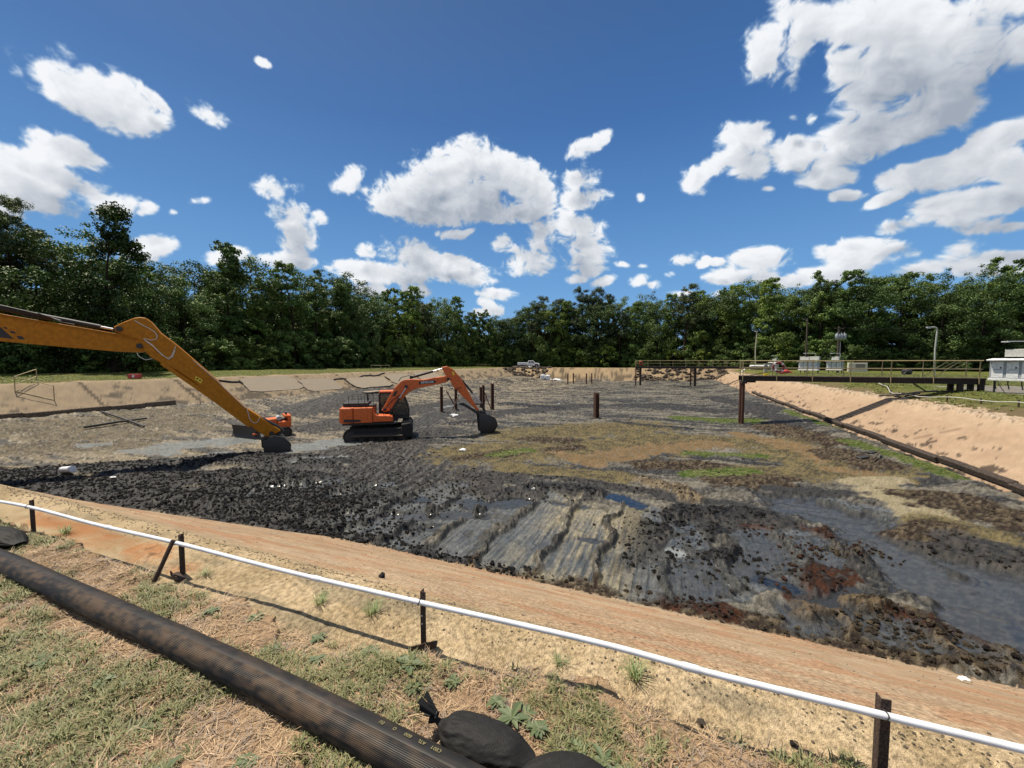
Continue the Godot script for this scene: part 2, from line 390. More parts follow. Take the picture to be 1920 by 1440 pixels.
const STROKES := [
	[-32.8,10.0,-30.7,15.8,2.2,"F"], [-34.4,15.2,-33.6,20.7,1.6,"F"], [-28.1,8.6,-25.7,11.3,1.5,"F"], [-38.3,26.7,-37.4,36.7,1.2,"F"], [-29.3,15.0,-27.3,16.1,1.0,"F"],
	[-29.7,24.4,-33.6,44.3,2.6,"D"], [-22.7,20.3,-22.5,45.1,2.4,"D"], [-14.2,13.9,-13.5,21.0,2.2,"D"], [-9.8,8.7,-11.4,14.9,2.0,"D"], [-7.2,7.0,-7.8,11.4,1.8,"D"], [-7.8,11.4,-6.0,12.0,1.8,"D"],
	[-15.2,28.5,-7.5,38.9,2.2,"D"], [-3.5,39.8,6.8,36.4,2.0,"D"], [4.6,51.2,7.8,37.7,1.2,"D"], [6.4,38.7,7.4,27.8,0.9,"D"], [-6.2,8.6,-5.2,10.4,0.9,"D"], [-5.2,10.4,-2.5,11.7,0.9,"D"],
	[-8.0,6.9,-11.4,14.9,1.3,"U"], [-6.8,6.9,-9.2,15.7,1.2,"U"], [-14.2,13.9,-22.5,45.1,1.6,"U"], [-11.7,9.5,-13.7,14.0,1.0,"U"], [-30.6,25.1,-37.1,42.1,1.5,"U"], [-8.0,16.1,-1.2,20.6,2.6,"T"],
	[-8.0,21.7,-1.6,26.7,2.6,"T"], [-1.4,22.8,5.7,23.2,1.8,"T"], [4.6,20.8,6.7,17.7,1.6,"T"], [2.8,16.2,5.8,17.8,1.4,"T"], [-5.5,13.8,-1.7,14.0,1.0,"T"], [-8.2,14.8,-6.6,16.6,0.8,"B"],
	[-5.0,17.9,-4.3,18.8,0.7,"B"], [-6.9,20.3,-5.1,20.4,0.9,"B"], [-2.9,16.5,-1.6,18.7,1.1,"O"], [-1.6,18.7,2.1,22.2,1.1,"O"], [4.0,25.7,5.6,22.5,0.7,"O"], [5.6,22.5,6.0,19.6,0.7,"O"],
	[-4.8,17.3,-2.8,15.7,0.5,"O"], [5.8,17.8,6.7,17.0,0.4,"O"], [-0.5,16.4,1.6,16.9,1.0,"B"], [1.7,14.6,3.7,15.8,0.8,"B"], [5.9,28.4,7.4,22.8,1.1,"B"], [6.7,20.6,7.2,18.1,0.9,"B"],
	[1.2,19.5,3.8,20.0,0.55,"V"], [1.1,31.7,5.2,31.0,1.1,"V"], [8.0,23.0,8.6,19.5,0.45,"V"], [8.6,19.5,8.7,16.8,0.45,"V"], [0.8,15.1,2.9,16.9,0.5,"V"], [8.6,35.6,8.9,27.5,0.4,"V"],
	[-7.1,15.8,-6.2,17.4,0.5,"V"], [-15.8,38.1,-9.8,35.4,1.0,"K"], [-2.4,27.4,1.1,26.7,0.45,"K"], [-14.3,24.3,-13.0,26.0,0.7,"K"], [-3.6,28.6,-0.3,27.0,0.5,"D"], [-22.4,6.3,-20.8,7.7,1.3,"K"],
	[-20.8,7.7,-18.8,9.6,1.3,"K"], [-18.8,9.6,-17.4,11.3,1.3,"K"], [-17.4,11.3,-13.2,11.7,1.3,"K"], [-18.1,7.2,-14.5,8.8,1.4,"K"], [-14.5,8.8,-11.7,9.5,1.4,"K"], [-13.4,7.1,-11.3,8.4,1.3,"K"],
	[-11.3,8.4,-9.4,9.1,1.3,"K"], [-24.0,5.6,-14.0,6.6,1.2,"K"], [-14.0,6.8,-7.5,8.2,1.1,"K"], [-13.0,8.6,-8.5,9.6,1.0,"K"], [-10.5,6.7,-8.5,7.5,1.2,"K"], [-8.5,7.5,-7.3,8.2,1.2,"K"],
	[-8.1,6.5,-5.6,7.3,0.9,"K"], [-23.6,11.9,-22.5,14.0,1.5,"G"], [-17.5,13.8,-16.7,16.3,1.4,"G"], [-24.4,10.5,-21.8,10.9,0.5,"G"], [-30.4,10.0,-28.0,13.0,1.2,"F"],
	[-19.4,9.9,-19.8,12.1,0.35,"G"], [-14.4,11.5,-13.5,13.1,0.35,"G"], [-11.8,8.1,-10.6,9.2,0.01,"S"], [-27.3,10.1,-27.1,10.6,0.4,"G"], [-21.2,33.0,-20.9,35.7,0.4,"G"],
	[-11.6,8.2,-10.5,9.4,0.8,"S"], [-9.0,8.7,-8.5,10.0,0.5,"S"], [-13.3,6.3,-10.6,6.4,0.3,"K"], [-10.6,6.4,-8.9,6.6,0.3,"K"], [-8.9,6.6,-6.8,6.6,0.3,"K"], [-6.8,6.6,-5.1,6.6,0.3,"K"],
	[-5.1,6.6,-3.3,6.5,0.3,"K"], [-3.3,6.5,-2.2,6.6,0.3,"K"], [-3.2,6.5,-2.2,6.5,0.34,"B"], [-2.2,6.5,-1.1,6.6,0.34,"B"], [-1.1,6.6,0.1,6.5,0.34,"B"], [0.1,6.5,1.2,6.5,0.34,"B"],
	[1.2,6.5,1.8,6.5,0.34,"B"], [0.1,6.6,0.8,6.7,0.3,"R"], [-6.2,13.0,-4.4,13.1,0.34,"D"], [-4.4,13.1,-2.5,13.0,0.34,"D"], [-2.5,13.0,-1.1,12.8,0.34,"D"], [-1.1,12.8,-0.1,12.6,0.34,"D"],
	[-0.7,13.6,0.3,13.2,0.42,"L"], [0.3,13.2,0.7,12.4,0.42,"L"], [-4.0,11.8,-1.9,11.9,0.4,"K"], [-0.7,9.1,0.9,10.9,1.0,"D"], [0.9,10.9,2.4,11.1,1.0,"D"], [0.1,7.4,1.7,8.5,0.8,"D"],
	[-0.6,9.2,0.6,11.2,0.45,"K"], [0.6,11.2,2.3,11.7,0.45,"K"], [-0.0,7.8,1.1,10.2,0.3,"K"], [-0.6,7.6,-0.2,9.9,0.32,"K"], [1.8,9.1,0.9,8.5,0.35,"K"], [2.6,10.2,2.7,9.0,0.6,"R"],
	[2.7,9.0,2.3,7.8,0.6,"R"], [1.8,10.4,2.2,10.4,0.35,"R"], [3.6,11.0,4.0,10.0,0.5,"R"], [3.2,9.7,4.3,10.4,0.5,"P"], [1.5,8.6,1.5,8.6,0.16,"R"], [2.1,10.2,2.1,10.2,0.2,"R"],
	[0.2,7.3,0.8,7.9,0.5,"S"], [0.6,9.7,0.2,8.1,0.4,"S"], [2.8,10.3,1.8,8.3,0.6,"S"], [0.7,7.2,1.5,7.8,0.45,"S"], [-0.1,7.6,0.1,8.1,0.4,"S"], [0.2,8.5,0.2,8.5,0.22,"G"],
	[4.1,13.6,5.2,12.9,0.5,"S"], [3.6,13.1,4.5,11.8,1.1,"W"], [4.5,11.8,5.3,10.7,1.1,"W"], [5.3,10.7,5.8,9.6,1.1,"W"], [4.3,10.4,4.4,9.4,0.9,"W"], [4.4,9.4,4.9,8.7,1.0,"W"],
	[4.9,8.7,4.9,7.8,1.0,"W"], [4.5,7.8,4.3,6.9,0.55,"W"], [5.1,10.9,5.9,10.5,0.35,"D"], [5.9,10.5,6.3,10.2,0.35,"D"], [2.4,7.2,3.1,7.8,0.45,"W"], [1.6,8.0,2.0,7.9,0.28,"W"],
	[1.4,8.6,1.4,8.6,0.14,"W"], [0.5,10.2,0.5,10.2,0.3,"W"], [2.3,6.8,3.1,6.9,0.62,"P"], [3.1,6.9,3.7,6.8,0.62,"P"], [3.7,6.8,3.9,6.7,0.62,"P"], [3.1,7.5,3.4,7.4,0.5,"P"],
	[1.9,6.6,2.4,6.4,0.3,"B"], [2.4,6.4,3.1,6.4,0.3,"B"], [3.4,7.4,3.9,7.2,0.3,"R"], [6.3,15.4,6.2,14.0,0.7,"Y"], [6.2,14.0,6.2,12.8,0.7,"Y"], [5.8,15.9,6.7,16.3,0.55,"Y"],
	[6.1,12.2,6.8,11.1,0.7,"T"], [7.1,14.4,7.7,12.9,1.1,"B"], [5.2,11.5,6.0,12.0,0.5,"B"], [5.9,11.4,6.6,10.6,0.4,"D"], [-7.0,9.1,-6.6,9.6,0.3,"W"], [-6.6,8.1,-5.9,8.4,0.36,"W"],
	[-5.6,7.5,-5.0,7.9,0.26,"W"], [-5.0,9.6,-3.8,10.4,0.5,"W"], [-5.6,8.6,-4.5,8.9,0.3,"W"], [-1.5,11.7,-0.7,11.3,0.4,"W"], [-1.7,8.5,-1.2,8.4,0.14,"W"], [-4.5,11.1,-3.9,11.5,0.22,"W"],
	[-2.9,10.5,-2.1,10.5,0.22,"W"]]


func make_terrain() -> void:
	var r := 0.35
	while r < 2500.0:
		rad_k.append(r)
		r += 0.12 if r < 1.1 else clampf(r * r * 0.0013, 0.011, 0.009 * r + maxf(0.0, (r - 60.0) * 0.02)) if r < 140.0 else r * 0.12
	var a := -PI
	while a < PI:
		ang_k.append(a)
		a += 0.0019 if absf(a) < 1.02 else 0.008 if absf(a) < 1.25 else 0.06
	ang_k.append(PI)
	g_pos.resize(rad_k.size())
	g_col.resize(rad_k.size())
	g_cls.resize(rad_k.size())
	g_nrm.resize(rad_k.size())
	print("grid ", rad_k.size(), " x ", ang_k.size())
	run(ground_row, rad_k.size())
	run(normal_row, rad_k.size())
	var parts := [["near_ground", [M.soil], [0]], ["near_bank", [M.bank], [1]], ["sludge_ground", [M.mud_dry, M.mud_moist, M.mud_wet], [2, 3, 4]], ["right_bank", [M.slab], [5]], ["left_bank", [M.slab], [6]], ["far_bank", [M.slab], [7]], ["field", [M.lawn], [8]], ["gravel_road", [M.soil], [9]]]
	for p in parts:
		var me := ArrayMesh.new()
		for k in p[1].size():
			piece(me, p[2][k], p[1][k])
		if me.get_surface_count():
			var o := MeshInstance3D.new()
			o.name = p[0]
			o.mesh = me
			o.set_meta("kind", "structure")
			add_child(o, true)


func piece(me: ArrayMesh, cls: int, m: Material) -> void:
	var cols := ang_k.size()
	var remap := PackedInt32Array()
	remap.resize(cols * 2)
	var vs := PackedVector3Array()
	var ns := PackedVector3Array()
	var cs := PackedColorArray()
	var ix := PackedInt32Array()
	var low := PackedInt32Array()
	low.resize(cols)
	low.fill(-1)
	for i in rad_k.size() - 1:
		var high := PackedInt32Array()
		high.resize(cols)
		high.fill(-1)
		var cl: PackedByteArray = g_cls[i]
		var j := cl.find(cls)
		while j >= 0 and j < cols - 1:
			if cl[j] == cls:
				for e in 2:
					if low[j + e] < 0:
						low[j + e] = vs.size()
						vs.append(g_pos[i][j + e])
						ns.append(g_nrm[i][j + e])
						cs.append(g_col[i][j + e])
					if high[j + e] < 0:
						high[j + e] = vs.size()
						vs.append(g_pos[i + 1][j + e])
						ns.append(g_nrm[i + 1][j + e])
						cs.append(g_col[i + 1][j + e])
				ix.append_array(PackedInt32Array([low[j], high[j], high[j + 1], low[j], high[j + 1], low[j + 1]]))
			j += 1
		low = high
	if ix.is_empty():
		return
	var arr := []
	arr.resize(Mesh.ARRAY_MAX)
	arr[Mesh.ARRAY_VERTEX] = vs
	arr[Mesh.ARRAY_NORMAL] = ns
	arr[Mesh.ARRAY_COLOR] = cs
	arr[Mesh.ARRAY_INDEX] = ix
	me.add_surface_from_arrays(Mesh.PRIMITIVE_TRIANGLES, arr)
	me.surface_set_material(me.get_surface_count() - 1, m)


func normal_row(i: int) -> void:
	var n := PackedVector3Array()
	var cols := ang_k.size()
	n.resize(cols)
	var here: PackedVector3Array = g_pos[i]
	var cl: PackedByteArray = g_cls[i]
	var inn: PackedVector3Array = g_pos[maxi(0, i - 1)]
	var out: PackedVector3Array = g_pos[mini(rad_k.size() - 1, i + 1)]
	for j in cols:
		var k := (here[mini(cols - 1, j + 1)] - here[maxi(0, j - 1)]).cross(out[j] - inn[j])
		n[j] = k.normalized() if k.y > 0 else -k.normalized()
		if cl[j] == 4 and n[j].y < 0.94:   # water runs off the steep bits
			cl[j] = 3
	g_nrm[i] = n
	g_cls[i] = cl


func ground_row(i: int) -> void:
	var cols := ang_k.size()
	var r := rad_k[i]
	var pos := PackedVector3Array()
	var col := PackedColorArray()
	var cls := PackedByteArray()
	pos.resize(cols)
	col.resize(cols)
	cls.resize(cols)
	var us := PackedFloat32Array()
	var vs := PackedFloat32Array()
	var nb := PackedFloat32Array()
	var nc := PackedFloat32Array()
	var amp := PackedFloat32Array()
	var rise := PackedFloat32Array()
	var wet := PackedFloat32Array()
	var flat := PackedFloat32Array()
	for k in [us, vs, nb, nc, amp, rise, wet, flat]:
		k.resize(cols)
	var s: FastNoiseLite = N.s
	for j in cols:
		var x := r * sin(ang_k[j])
		var z := r * cos(ang_k[j])
		var u := (x - 0.4 * z) / 1.077
		var v := (0.4 * x + z) / 1.077
		us[j] = u
		vs[j] = v
		if r > 140.0:
			continue
		nb[j] = N.b.get_noise_2d(x, z)
		nc[j] = N.c.get_noise_2d(x, z)
		if v < 3.0 or u > 14.0:
			continue
		# the sludge as it lies: streaks along the basin, greyer and paler far off, crusted on the right
		var k1 := s.get_noise_2d(u * 0.11, v * 0.62)
		var k2 := s.get_noise_2d(u * 0.5 + 40.0, v * 1.7)
		var lf := smoothstep(-6.0, -22.0, u)
		var k3 := s.get_noise_2d(u * 0.07 + 11.0, v * 0.2)
		var mix1 := clampf(0.45 + 1.3 * k1 + 1.0 * k2 + 0.5 * nc[j] + 0.5 * k3, 0, 1)
		var c := Color(0.034, 0.033, 0.031).lerp(Color(0.2, 0.186, 0.155), mix1)
		c = c.lerp(Color(0.042, 0.039, 0.035).lerp(Color(0.3, 0.26, 0.195), mix1), lf)
		col[j] = c
		amp[j] = 0.05
		wet[j] = 0.2 + 0.25 * (0.5 - mix1)
	for st in STROKES:
		var w: float = st[4] * 1.5
		var ax: float = st[0]
		var av: float = st[1]
		var du: float = st[2] - ax
		var dv: float = st[3] - av
		var p0 := Vector2((ax + 0.4 * av) / 1.077, (av - 0.4 * ax) / 1.077)
		var p1 := Vector2((st[2] + 0.4 * st[3]) / 1.077, (st[3] - 0.4 * st[2]) / 1.077)
		var ra := p0.length()
		var rb := p1.length()
		var near := Geometry2D.get_closest_point_to_segment(Vector2.ZERO, p0, p1).length()
		if r < near - w or r > maxf(ra, rb) + w:
			continue
		var aa := atan2(p0.x, p0.y)
		var ab := atan2(p1.x, p1.y)
		var pad := asin(minf(1.0, w / maxf(w, near)))
		var j0 := ang_k.bsearch(minf(aa, ab) - pad)
		var j1 := ang_k.bsearch(maxf(aa, ab) + pad)
		var mk: Array = MUD[st[5]]
		var ll := du * du + dv * dv + 1e-6
		var rad: float = st[4]
		var isflat: float = 1.0 if st[5] in ["W", "G"] else 0.0
		for j in range(j0, mini(j1, cols)):
			var qu := us[j] - ax
			var qv := vs[j] - av
			var t := clampf((qu * du + qv * dv) / ll, 0, 1)
			qu -= du * t
			qv -= dv * t
			var q := sqrt(qu * qu + qv * qv) / rad
			if q > 1.5:
				continue
			q += 0.55 * nb[j] + 0.12 * nc[j]
			var k := 1.0 - smoothstep(0.78, 1.05, q)
			if k <= 0.0:
				continue
			var c: Color = mk[0].lerp(mk[1], smoothstep(-0.25, 0.35, nc[j] + 0.4 * nb[j]))
			col[j] = col[j].lerp(c, k)
			if st[5] == "U":   # ruts run along the way the tracks went
				var across := ((us[j] - ax) * dv - (vs[j] - av) * du) / sqrt(ll)
				var rut := sin(across * 17.0 + 1.5 * nb[j]) * (0.7 + 0.6 * nc[j])
				col[j] *= 1.0 + 0.55 * rut * k
				rise[j] = lerpf(rise[j], 0.045 * rut, k)
			amp[j] = lerpf(amp[j], mk[2], k)
			if st[5] != "U":
				rise[j] = lerpf(rise[j], mk[3] * minf(1.0, rad * 1.3), 1.0 - smoothstep(0.35, 1.25, q))
			wet[j] = lerpf(wet[j], mk[4], k)
			flat[j] = lerpf(flat[j], isflat, k)
	for j in cols:
		var x := r * sin(ang_k[j])
		var z := r * cos(ang_k[j])
		var u := us[j]
		var v := vs[j]
		if r > 140.0:
			pos[j] = Vector3(x, 0.0, -z)
			col[j] = Color(0.08, 0.09, 0.04)
			cls[j] = 8
			continue
		var na: float = N.a.get_noise_2d(x, z)
		var b := nb[j]
		var f := nc[j]
		var nr := near_ramp(u, v)
		var rr := right_ramp(u)
		var fr := minf(0.1, (v - 99.0) * 0.5)
		var lr := minf(0.1 + 0.035 * clampf(-42.0 - u, 0.0, 12.0), 0.1 + (-40.8 - u) * 0.5)
		var fl := -99.0
		if v > 3.0 and u < 14.0:
			fl = floor_y(u, v)
			# strips scraped out by the bucket, side by side, with ridges of spill between them
			if u > -8.5 and u < 4.8 and v > 6.0 and v < 12.5:
				var wob := 0.35 * s.get_noise_2d(u * 0.3, v * 0.45) + 0.12 * b
				var pu := (u + wob + 20.0) / 1.18
				var cell := floorf(pu)
				var frac := absf(pu - cell - 0.5) * 2.0
				var hsh := fposmod(sin(cell * 12.9898) * 43758.5, 1.0)
				var v1 := 10.3 + 1.5 * hsh
				var zone := (1.0 - flat[j]) * smoothstep(-8.2, -7.4, u + b * 0.6) * (1.0 - smoothstep(3.6, 4.6, u + b)) * smoothstep(6.35, 6.75, v + 0.5 * b) * (1.0 - smoothstep(v1 - 0.5, v1, v + 0.8 * b))
				zone *= 1.0 - smoothstep(-1.2, 0.2, u) * smoothstep(-0.12, 0.12, s.get_noise_2d(u * 0.55 + 9.0, v * 0.5))
				var panel := (1.0 - smoothstep(0.66 + 0.2 * hsh, 0.86 + 0.2 * hsh, frac + 0.15 * b)) * zone
				var fine := s.get_noise_2d(u * 9.0, v * 0.5)
				var pc := Color(0.052, 0.056, 0.056).lerp(Color(0.1, 0.1, 0.092), clampf(0.5 + 1.3 * fine + 0.2 * b, 0, 1))
				pc = pc.lerp(Color(0.2, 0.172, 0.11), clampf(smoothstep(-3.6, -2.0, u) * (1.0 - smoothstep(-0.9, -0.1, u)) * (0.6 + 1.2 * na + 0.35 * b + 0.9 * fine), 0, 1))
				pc = pc.lerp(Color(0.033, 0.034, 0.035), 0.7 * smoothstep(-0.6, 0.6, u + 0.5 * b))
				col[j] = col[j].lerp(pc, panel)
				amp[j] = lerpf(lerpf(amp[j], 0.09, zone), 0.006, panel)
				wet[j] = lerpf(wet[j], 0.52 + 0.25 * hsh, panel)
				rise[j] = lerpf(rise[j], 0.10, zone) - 0.10 * panel + 0.016 * panel * fine
			fl -= 0.14 * smoothstep(8.7, 9.4, u)
			fl += rise[j] + (1.0 - flat[j]) * (0.07 * na + 0.03 * b)
			if flat[j] > 0.0:
				fl = lerpf(fl, fl + 0.004 * b, flat[j])
			if amp[j] > 0.02 and r < 70.0:
				var cd: float = 1.0 + N.cell.get_noise_2d(x, z)
				var cf: float = 1.0 + N.cellf.get_noise_2d(x, z)
				fl += amp[j] * (0.5 - 1.0 * minf(1.0, cd * cd) - 0.28 * minf(1.0, cf * cf) + 0.5 * f + 0.7 * b)
			else:
				fl += amp[j] * f * 0.5
			if r > 13.0:   # wheel and track marks
				fl += (0.035 + 0.05 * smoothstep(25.0, 60.0, r)) * (s.get_noise_2d(u * 0.2, v * 1.6) + s.get_noise_2d(u * 0.13 + 30.0, v * 0.6))
			col[j] *= clampf(1.0 + (0.55 * f + 0.35 * N.d.get_noise_2d(x, z)) * (1.0 - 0.75 * flat[j]), 0.45, 1.7)
		var top := maxf(maxf(nr, rr), maxf(fr, lr))
		var y := fl
		if fl > top:
			cls[j] = 4 if wet[j] + 0.12 * b + 0.06 * f > 0.5 and (amp[j] < 0.0125 or flat[j] > 0.92) else 3 if wet[j] + 0.3 * f > 0.2 else 2
		elif nr >= top - 1e-4 and v < 12.0 and u < 12.4:
			var c: Color
			if v < 1.57 + 0.2 * smoothstep(-1.6, -0.4, u) + 0.15 * b + 0.05 * f + 0.1 * na:
				cls[j] = 0
				y = nr + 0.035 + 0.03 * b + 0.016 * f + 0.03 * na
				var g := clampf(0.5 + 0.9 * na + 0.5 * b, 0, 1)
				c = Color(0.42, 0.285, 0.18).lerp(Color(0.32, 0.22, 0.13), g).lerp(Color(0.44, 0.31, 0.19), clampf(f, 0, 1))
			else:
				cls[j] = 1
				y = nr + 0.012 * b + 0.006 * f
				var k1 := s.get_noise_2d(u * 0.5 + 0.6 * b, v * 1.5 + 0.4 * b)
				var k2 := s.get_noise_2d(u * 1.9 + 60.0 + b, v * 4.5 + 0.5 * b)
				var flatness := 1.0 - smoothstep(2.1, 2.6, v)
				c = Color(0.43, 0.31, 0.2).lerp(Color(0.54, 0.41, 0.28), clampf(0.5 + 0.7 * k2 + 0.7 * f + 0.6 * na, 0, 1))
				c = c.lerp(Color(0.43, 0.225, 0.125), clampf((k1 + 0.2 * k2 + 0.3 * b + 0.06) * 1.4, 0, 0.62) * (1.0 - flatness))
				c = c.lerp(Color(0.45, 0.345, 0.2).lerp(Color(0.53, 0.415, 0.26), clampf(0.5 + f + b, 0, 1)), flatness * 0.85)
				c = c.lerp(Color(0.27, 0.225, 0.15), flatness * smoothstep(0.1, 0.45, s.get_noise_2d(u * 0.7 + 5.0, v * 3.0)) * 0.7)
				var ru := (u + 4.9) / 1.5
				var rv := (v - 1.82) / 0.17
				c = c.lerp(Color(0.43, 0.19, 0.08), clampf((1.0 - ru * ru - rv * rv + 0.9 * k2 + 0.9 * b) * 0.9, 0, 0.8))
				if v > 4.4:
					c = c.lerp(Color(0.07, 0.055, 0.045), smoothstep(0.32, 0.42, f + 0.25 * (v - 6.2)) * 0.9)
				c = c.lerp(Color(0.12, 0.09, 0.06), smoothstep(0.4, 0.5, f * 0.7 + 0.45 * b) * 0.6)
			c *= clampf(1.0 + 0.5 * N.d.get_noise_2d(x, z) * smoothstep(5.5, 3.2, r) + 0.6 * N.e.get_noise_2d(x, z) * smoothstep(3.4, 2.2, r) + 0.2 * b, 0.45, 1.5)
			col[j] = c
		elif lr >= top - 1e-4 and u < -20.0 and v < 105.0 and u > -42.3 - 0.8 * na:
			cls[j] = 6
			y = lr + 0.03 * b + 0.01 * f + 0.06 * na
			var k1 := s.get_noise_2d(u * 0.5, v * 0.3)
			var k2 := s.get_noise_2d(u * 2.5, v * 0.7)
			var c := Color(0.40, 0.31, 0.205).lerp(Color(0.32, 0.25, 0.17), clampf(0.5 + k2 + 0.6 * f, 0, 1))
			c = c.lerp(Color(0.09, 0.08, 0.068), smoothstep(0.05, 0.4, k1 + 0.5 * b + 0.25 * f - 0.12 + 0.16 * (u + 39.0) - 0.25 * smoothstep(18.0, 12.0, v)) * 0.8)
			var seam := absf(fposmod(v + 0.2 * na, 6.0) - 3.0)
			if seam < 0.12 and v > 14.0:
				c = c.lerp(Color(0.06, 0.05, 0.04), 0.8)
			col[j] = c
		elif fr >= top - 1e-4 and v > 85.0 and v < 106.0 and u < 16.0:
			cls[j] = 7
			y = fr + 0.04 * b + 0.1 * na
			var k1 := s.get_noise_2d(u * 0.25, v * 1.2)
			var c := Color(0.42, 0.31, 0.19).lerp(Color(0.30, 0.225, 0.14), clampf(0.5 + k1 + 0.6 * b, 0, 1))
			c = c.lerp(Color(0.1, 0.08, 0.06), smoothstep(0.1, 0.35, b + k1 + 0.4 * smoothstep(97.5, 94.0, v) - 0.1) * 0.8)
			col[j] = c
		elif u > 2.0 and v > 2.0 and v < 108.0 and u < 13.1 + 0.5 * na + 0.35 * b:
			cls[j] = 5
			var hh := clampf((u - 9.55) / 2.85, 0, 1)
			y = rr + 0.012 * b + 0.004 * f + 0.02 * na
			var k1 := s.get_noise_2d(u * 0.9, v * 0.35)
			var c := Color(0.5, 0.365, 0.25).lerp(Color(0.44, 0.31, 0.21), clampf(0.5 + k1 + 0.5 * b, 0, 1))
			c = c.lerp(Color(0.56, 0.425, 0.29), smoothstep(0.55, 1.0, hh) * 0.6)
			c = c.lerp(Color(0.055, 0.042, 0.036), smoothstep(0.3, 0.42, s.get_noise_2d(u * 2.0 + 7.0, v * 0.7) * 0.9 + 0.2 * b + 0.66 * (0.3 - hh) + 0.3 * f) * 0.85)
			c *= clampf(1.0 + 0.1 * f + 0.1 * b + 0.14 * s.get_noise_2d(u * 3.0 + 21.0, v * 1.5), 0.7, 1.3)
			if u > 12.2:
				c = c.lerp(Color(0.6, 0.5, 0.38), smoothstep(0.0, 0.4, f + b) * 0.7).lerp(Color(0.13, 0.1, 0.07), smoothstep(0.15, 0.4, b - f) * 0.7)
				y += 0.06 * maxf(0.0, b + f)
			var seam := fposmod(v + 0.5 * (u - 10.0) + 0.15 * b, 7.5)
			if seam < 0.07:
				c = c.lerp(Color(0.2, 0.13, 0.09), 0.6)
			col[j] = c
		else:
			y = top + 0.05 * na + 0.02 * b
			cls[j] = 8
			var c := Color(0.125, 0.17, 0.035).lerp(Color(0.22, 0.215, 0.07), clampf(0.5 + 0.8 * na + 0.8 * b + 0.5 * f, 0, 1))
			if u > 12.0 and v < 100.0:
				c = c.lerp(Color(0.24, 0.175, 0.11), (1.0 - smoothstep(13.2, 14.6, u + 1.2 * na + 0.9 * b)) * 0.85)
				if u > 16.5 + 0.6 * b and v < 36.0 + 3.0 * na and v > 25.0 + b and u < 40.0:
					cls[j] = 9
					c = Color(0.2, 0.185, 0.165).lerp(Color(0.3, 0.28, 0.25), clampf(0.5 + f + b, 0, 1))
			elif u < -40.0:
				c = c.lerp(Color(0.27, 0.21, 0.12), smoothstep(-44.0, -42.3, u + 0.8 * b) * 0.6)
			elif v < 1.0:
				c = Color(0.27, 0.185, 0.1)
			col[j] = c
		pos[j] = Vector3(x, y, -z)
	g_pos[i] = pos
	g_col[i] = col
	g_cls[i] = cls


# ---------------------------------------------------------------- naming
func numbered(called: String) -> String:
	var k: int = used.get(called, -1) + 1
	used[called] = k
	return called if k == 0 else "%s_%03d" % [called, k]


func tag(o: Node, label: String, category: String, group := "") -> Node:
	o.set_meta("label", label)
	o.set_meta("category", category)
	if group != "":
		o.set_meta("group", group)
	return o


func thing(called: String, label: String, category: String, at := Vector3.ZERO, turn := 0.0, group := "") -> Node3D:
	var o := Node3D.new()
	o.name = numbered(called)
	add_child(o)
	o.position = at
	o.rotation.y = turn
	tag(o, label, category, group)
	return o


func part(called: String, me: Mesh, m: Material, parent: Node, at := Vector3.ZERO, turn := Vector3.ZERO) -> MeshInstance3D:
	var o := MeshInstance3D.new()
	o.name = numbered(called) if parent == self else called
	o.mesh = me
	o.material_override = m
	o.position = at
	o.rotation = turn
	parent.add_child(o, true)
	return o


# ---------------------------------------------------------------- mesh building
func begin() -> SurfaceTool:
	var st := SurfaceTool.new()
	st.begin(Mesh.PRIMITIVE_TRIANGLES)
	st.set_smooth_group(-1)
	return st


func done(st: SurfaceTool) -> ArrayMesh:
	st.generate_normals()
	return st.commit()


func tri(st: SurfaceTool, a: Vector3, b: Vector3, c: Vector3, inside: Vector3) -> void:
	if (b - a).cross(c - a).dot(a + b + c - inside * 3.0) > 0.0:   # front faces run clockwise
		st.add_vertex(a)
		st.add_vertex(c)
		st.add_vertex(b)
	else:
		st.add_vertex(a)
		st.add_vertex(b)
		st.add_vertex(c)


func quad(st: SurfaceTool, a: Vector3, b: Vector3, c: Vector3, d: Vector3, inside: Vector3) -> void:
	tri(st, a, b, c, inside)
	tri(st, a, c, d, inside)


func box(st: SurfaceTool, at: Vector3, size: Vector3, turn := Basis(), bevel := 0.012) -> void:
	var h := size * 0.5
	var e := minf(bevel, minf(h.x, minf(h.y, h.z)) * 0.45)
	var P := func(sx: int, sy: int, sz: int, ax: int) -> Vector3:
		var v := Vector3(sx * (h.x - e), sy * (h.y - e), sz * (h.z - e))
		v[ax] = [sx, sy, sz][ax] * h[ax]
		return at + turn * v
	for ax in 3:
		for s in [-1, 1]:
			var q := []
			for k in [[-1, -1], [1, -1], [1, 1], [-1, 1]]:
				var g := [0, 0, 0]
				g[ax] = s
				g[(ax + 1) % 3] = k[0]
				g[(ax + 2) % 3] = k[1]
				q.append(P.call(g[0], g[1], g[2], ax))
			quad(st, q[0], q[1], q[2], q[3], at)
	for ax in 3:   # the bevels along each axis
		var b := (ax + 1) % 3
		var c := (ax + 2) % 3
		for sb in [-1, 1]:
			for sc in [-1, 1]:
				var g := [0, 0, 0]
				g[b] = sb
				g[c] = sc
				var q := []
				for sa in [-1, 1]:
					g[ax] = sa
					q.append(P.call(g[0], g[1], g[2], b))
					q.append(P.call(g[0], g[1], g[2], c))
				quad(st, q[0], q[1], q[3], q[2], at)
	for sx in [-1, 1]:
		for sy in [-1, 1]:
			for sz in [-1, 1]:
				tri(st, P.call(sx, sy, sz, 0), P.call(sx, sy, sz, 1), P.call(sx, sy, sz, 2), at)


func box_mesh(size: Vector3, bevel := 0.012) -> ArrayMesh:
	var st := begin()
	box(st, Vector3.ZERO, size, Basis(), bevel)
	return done(st)


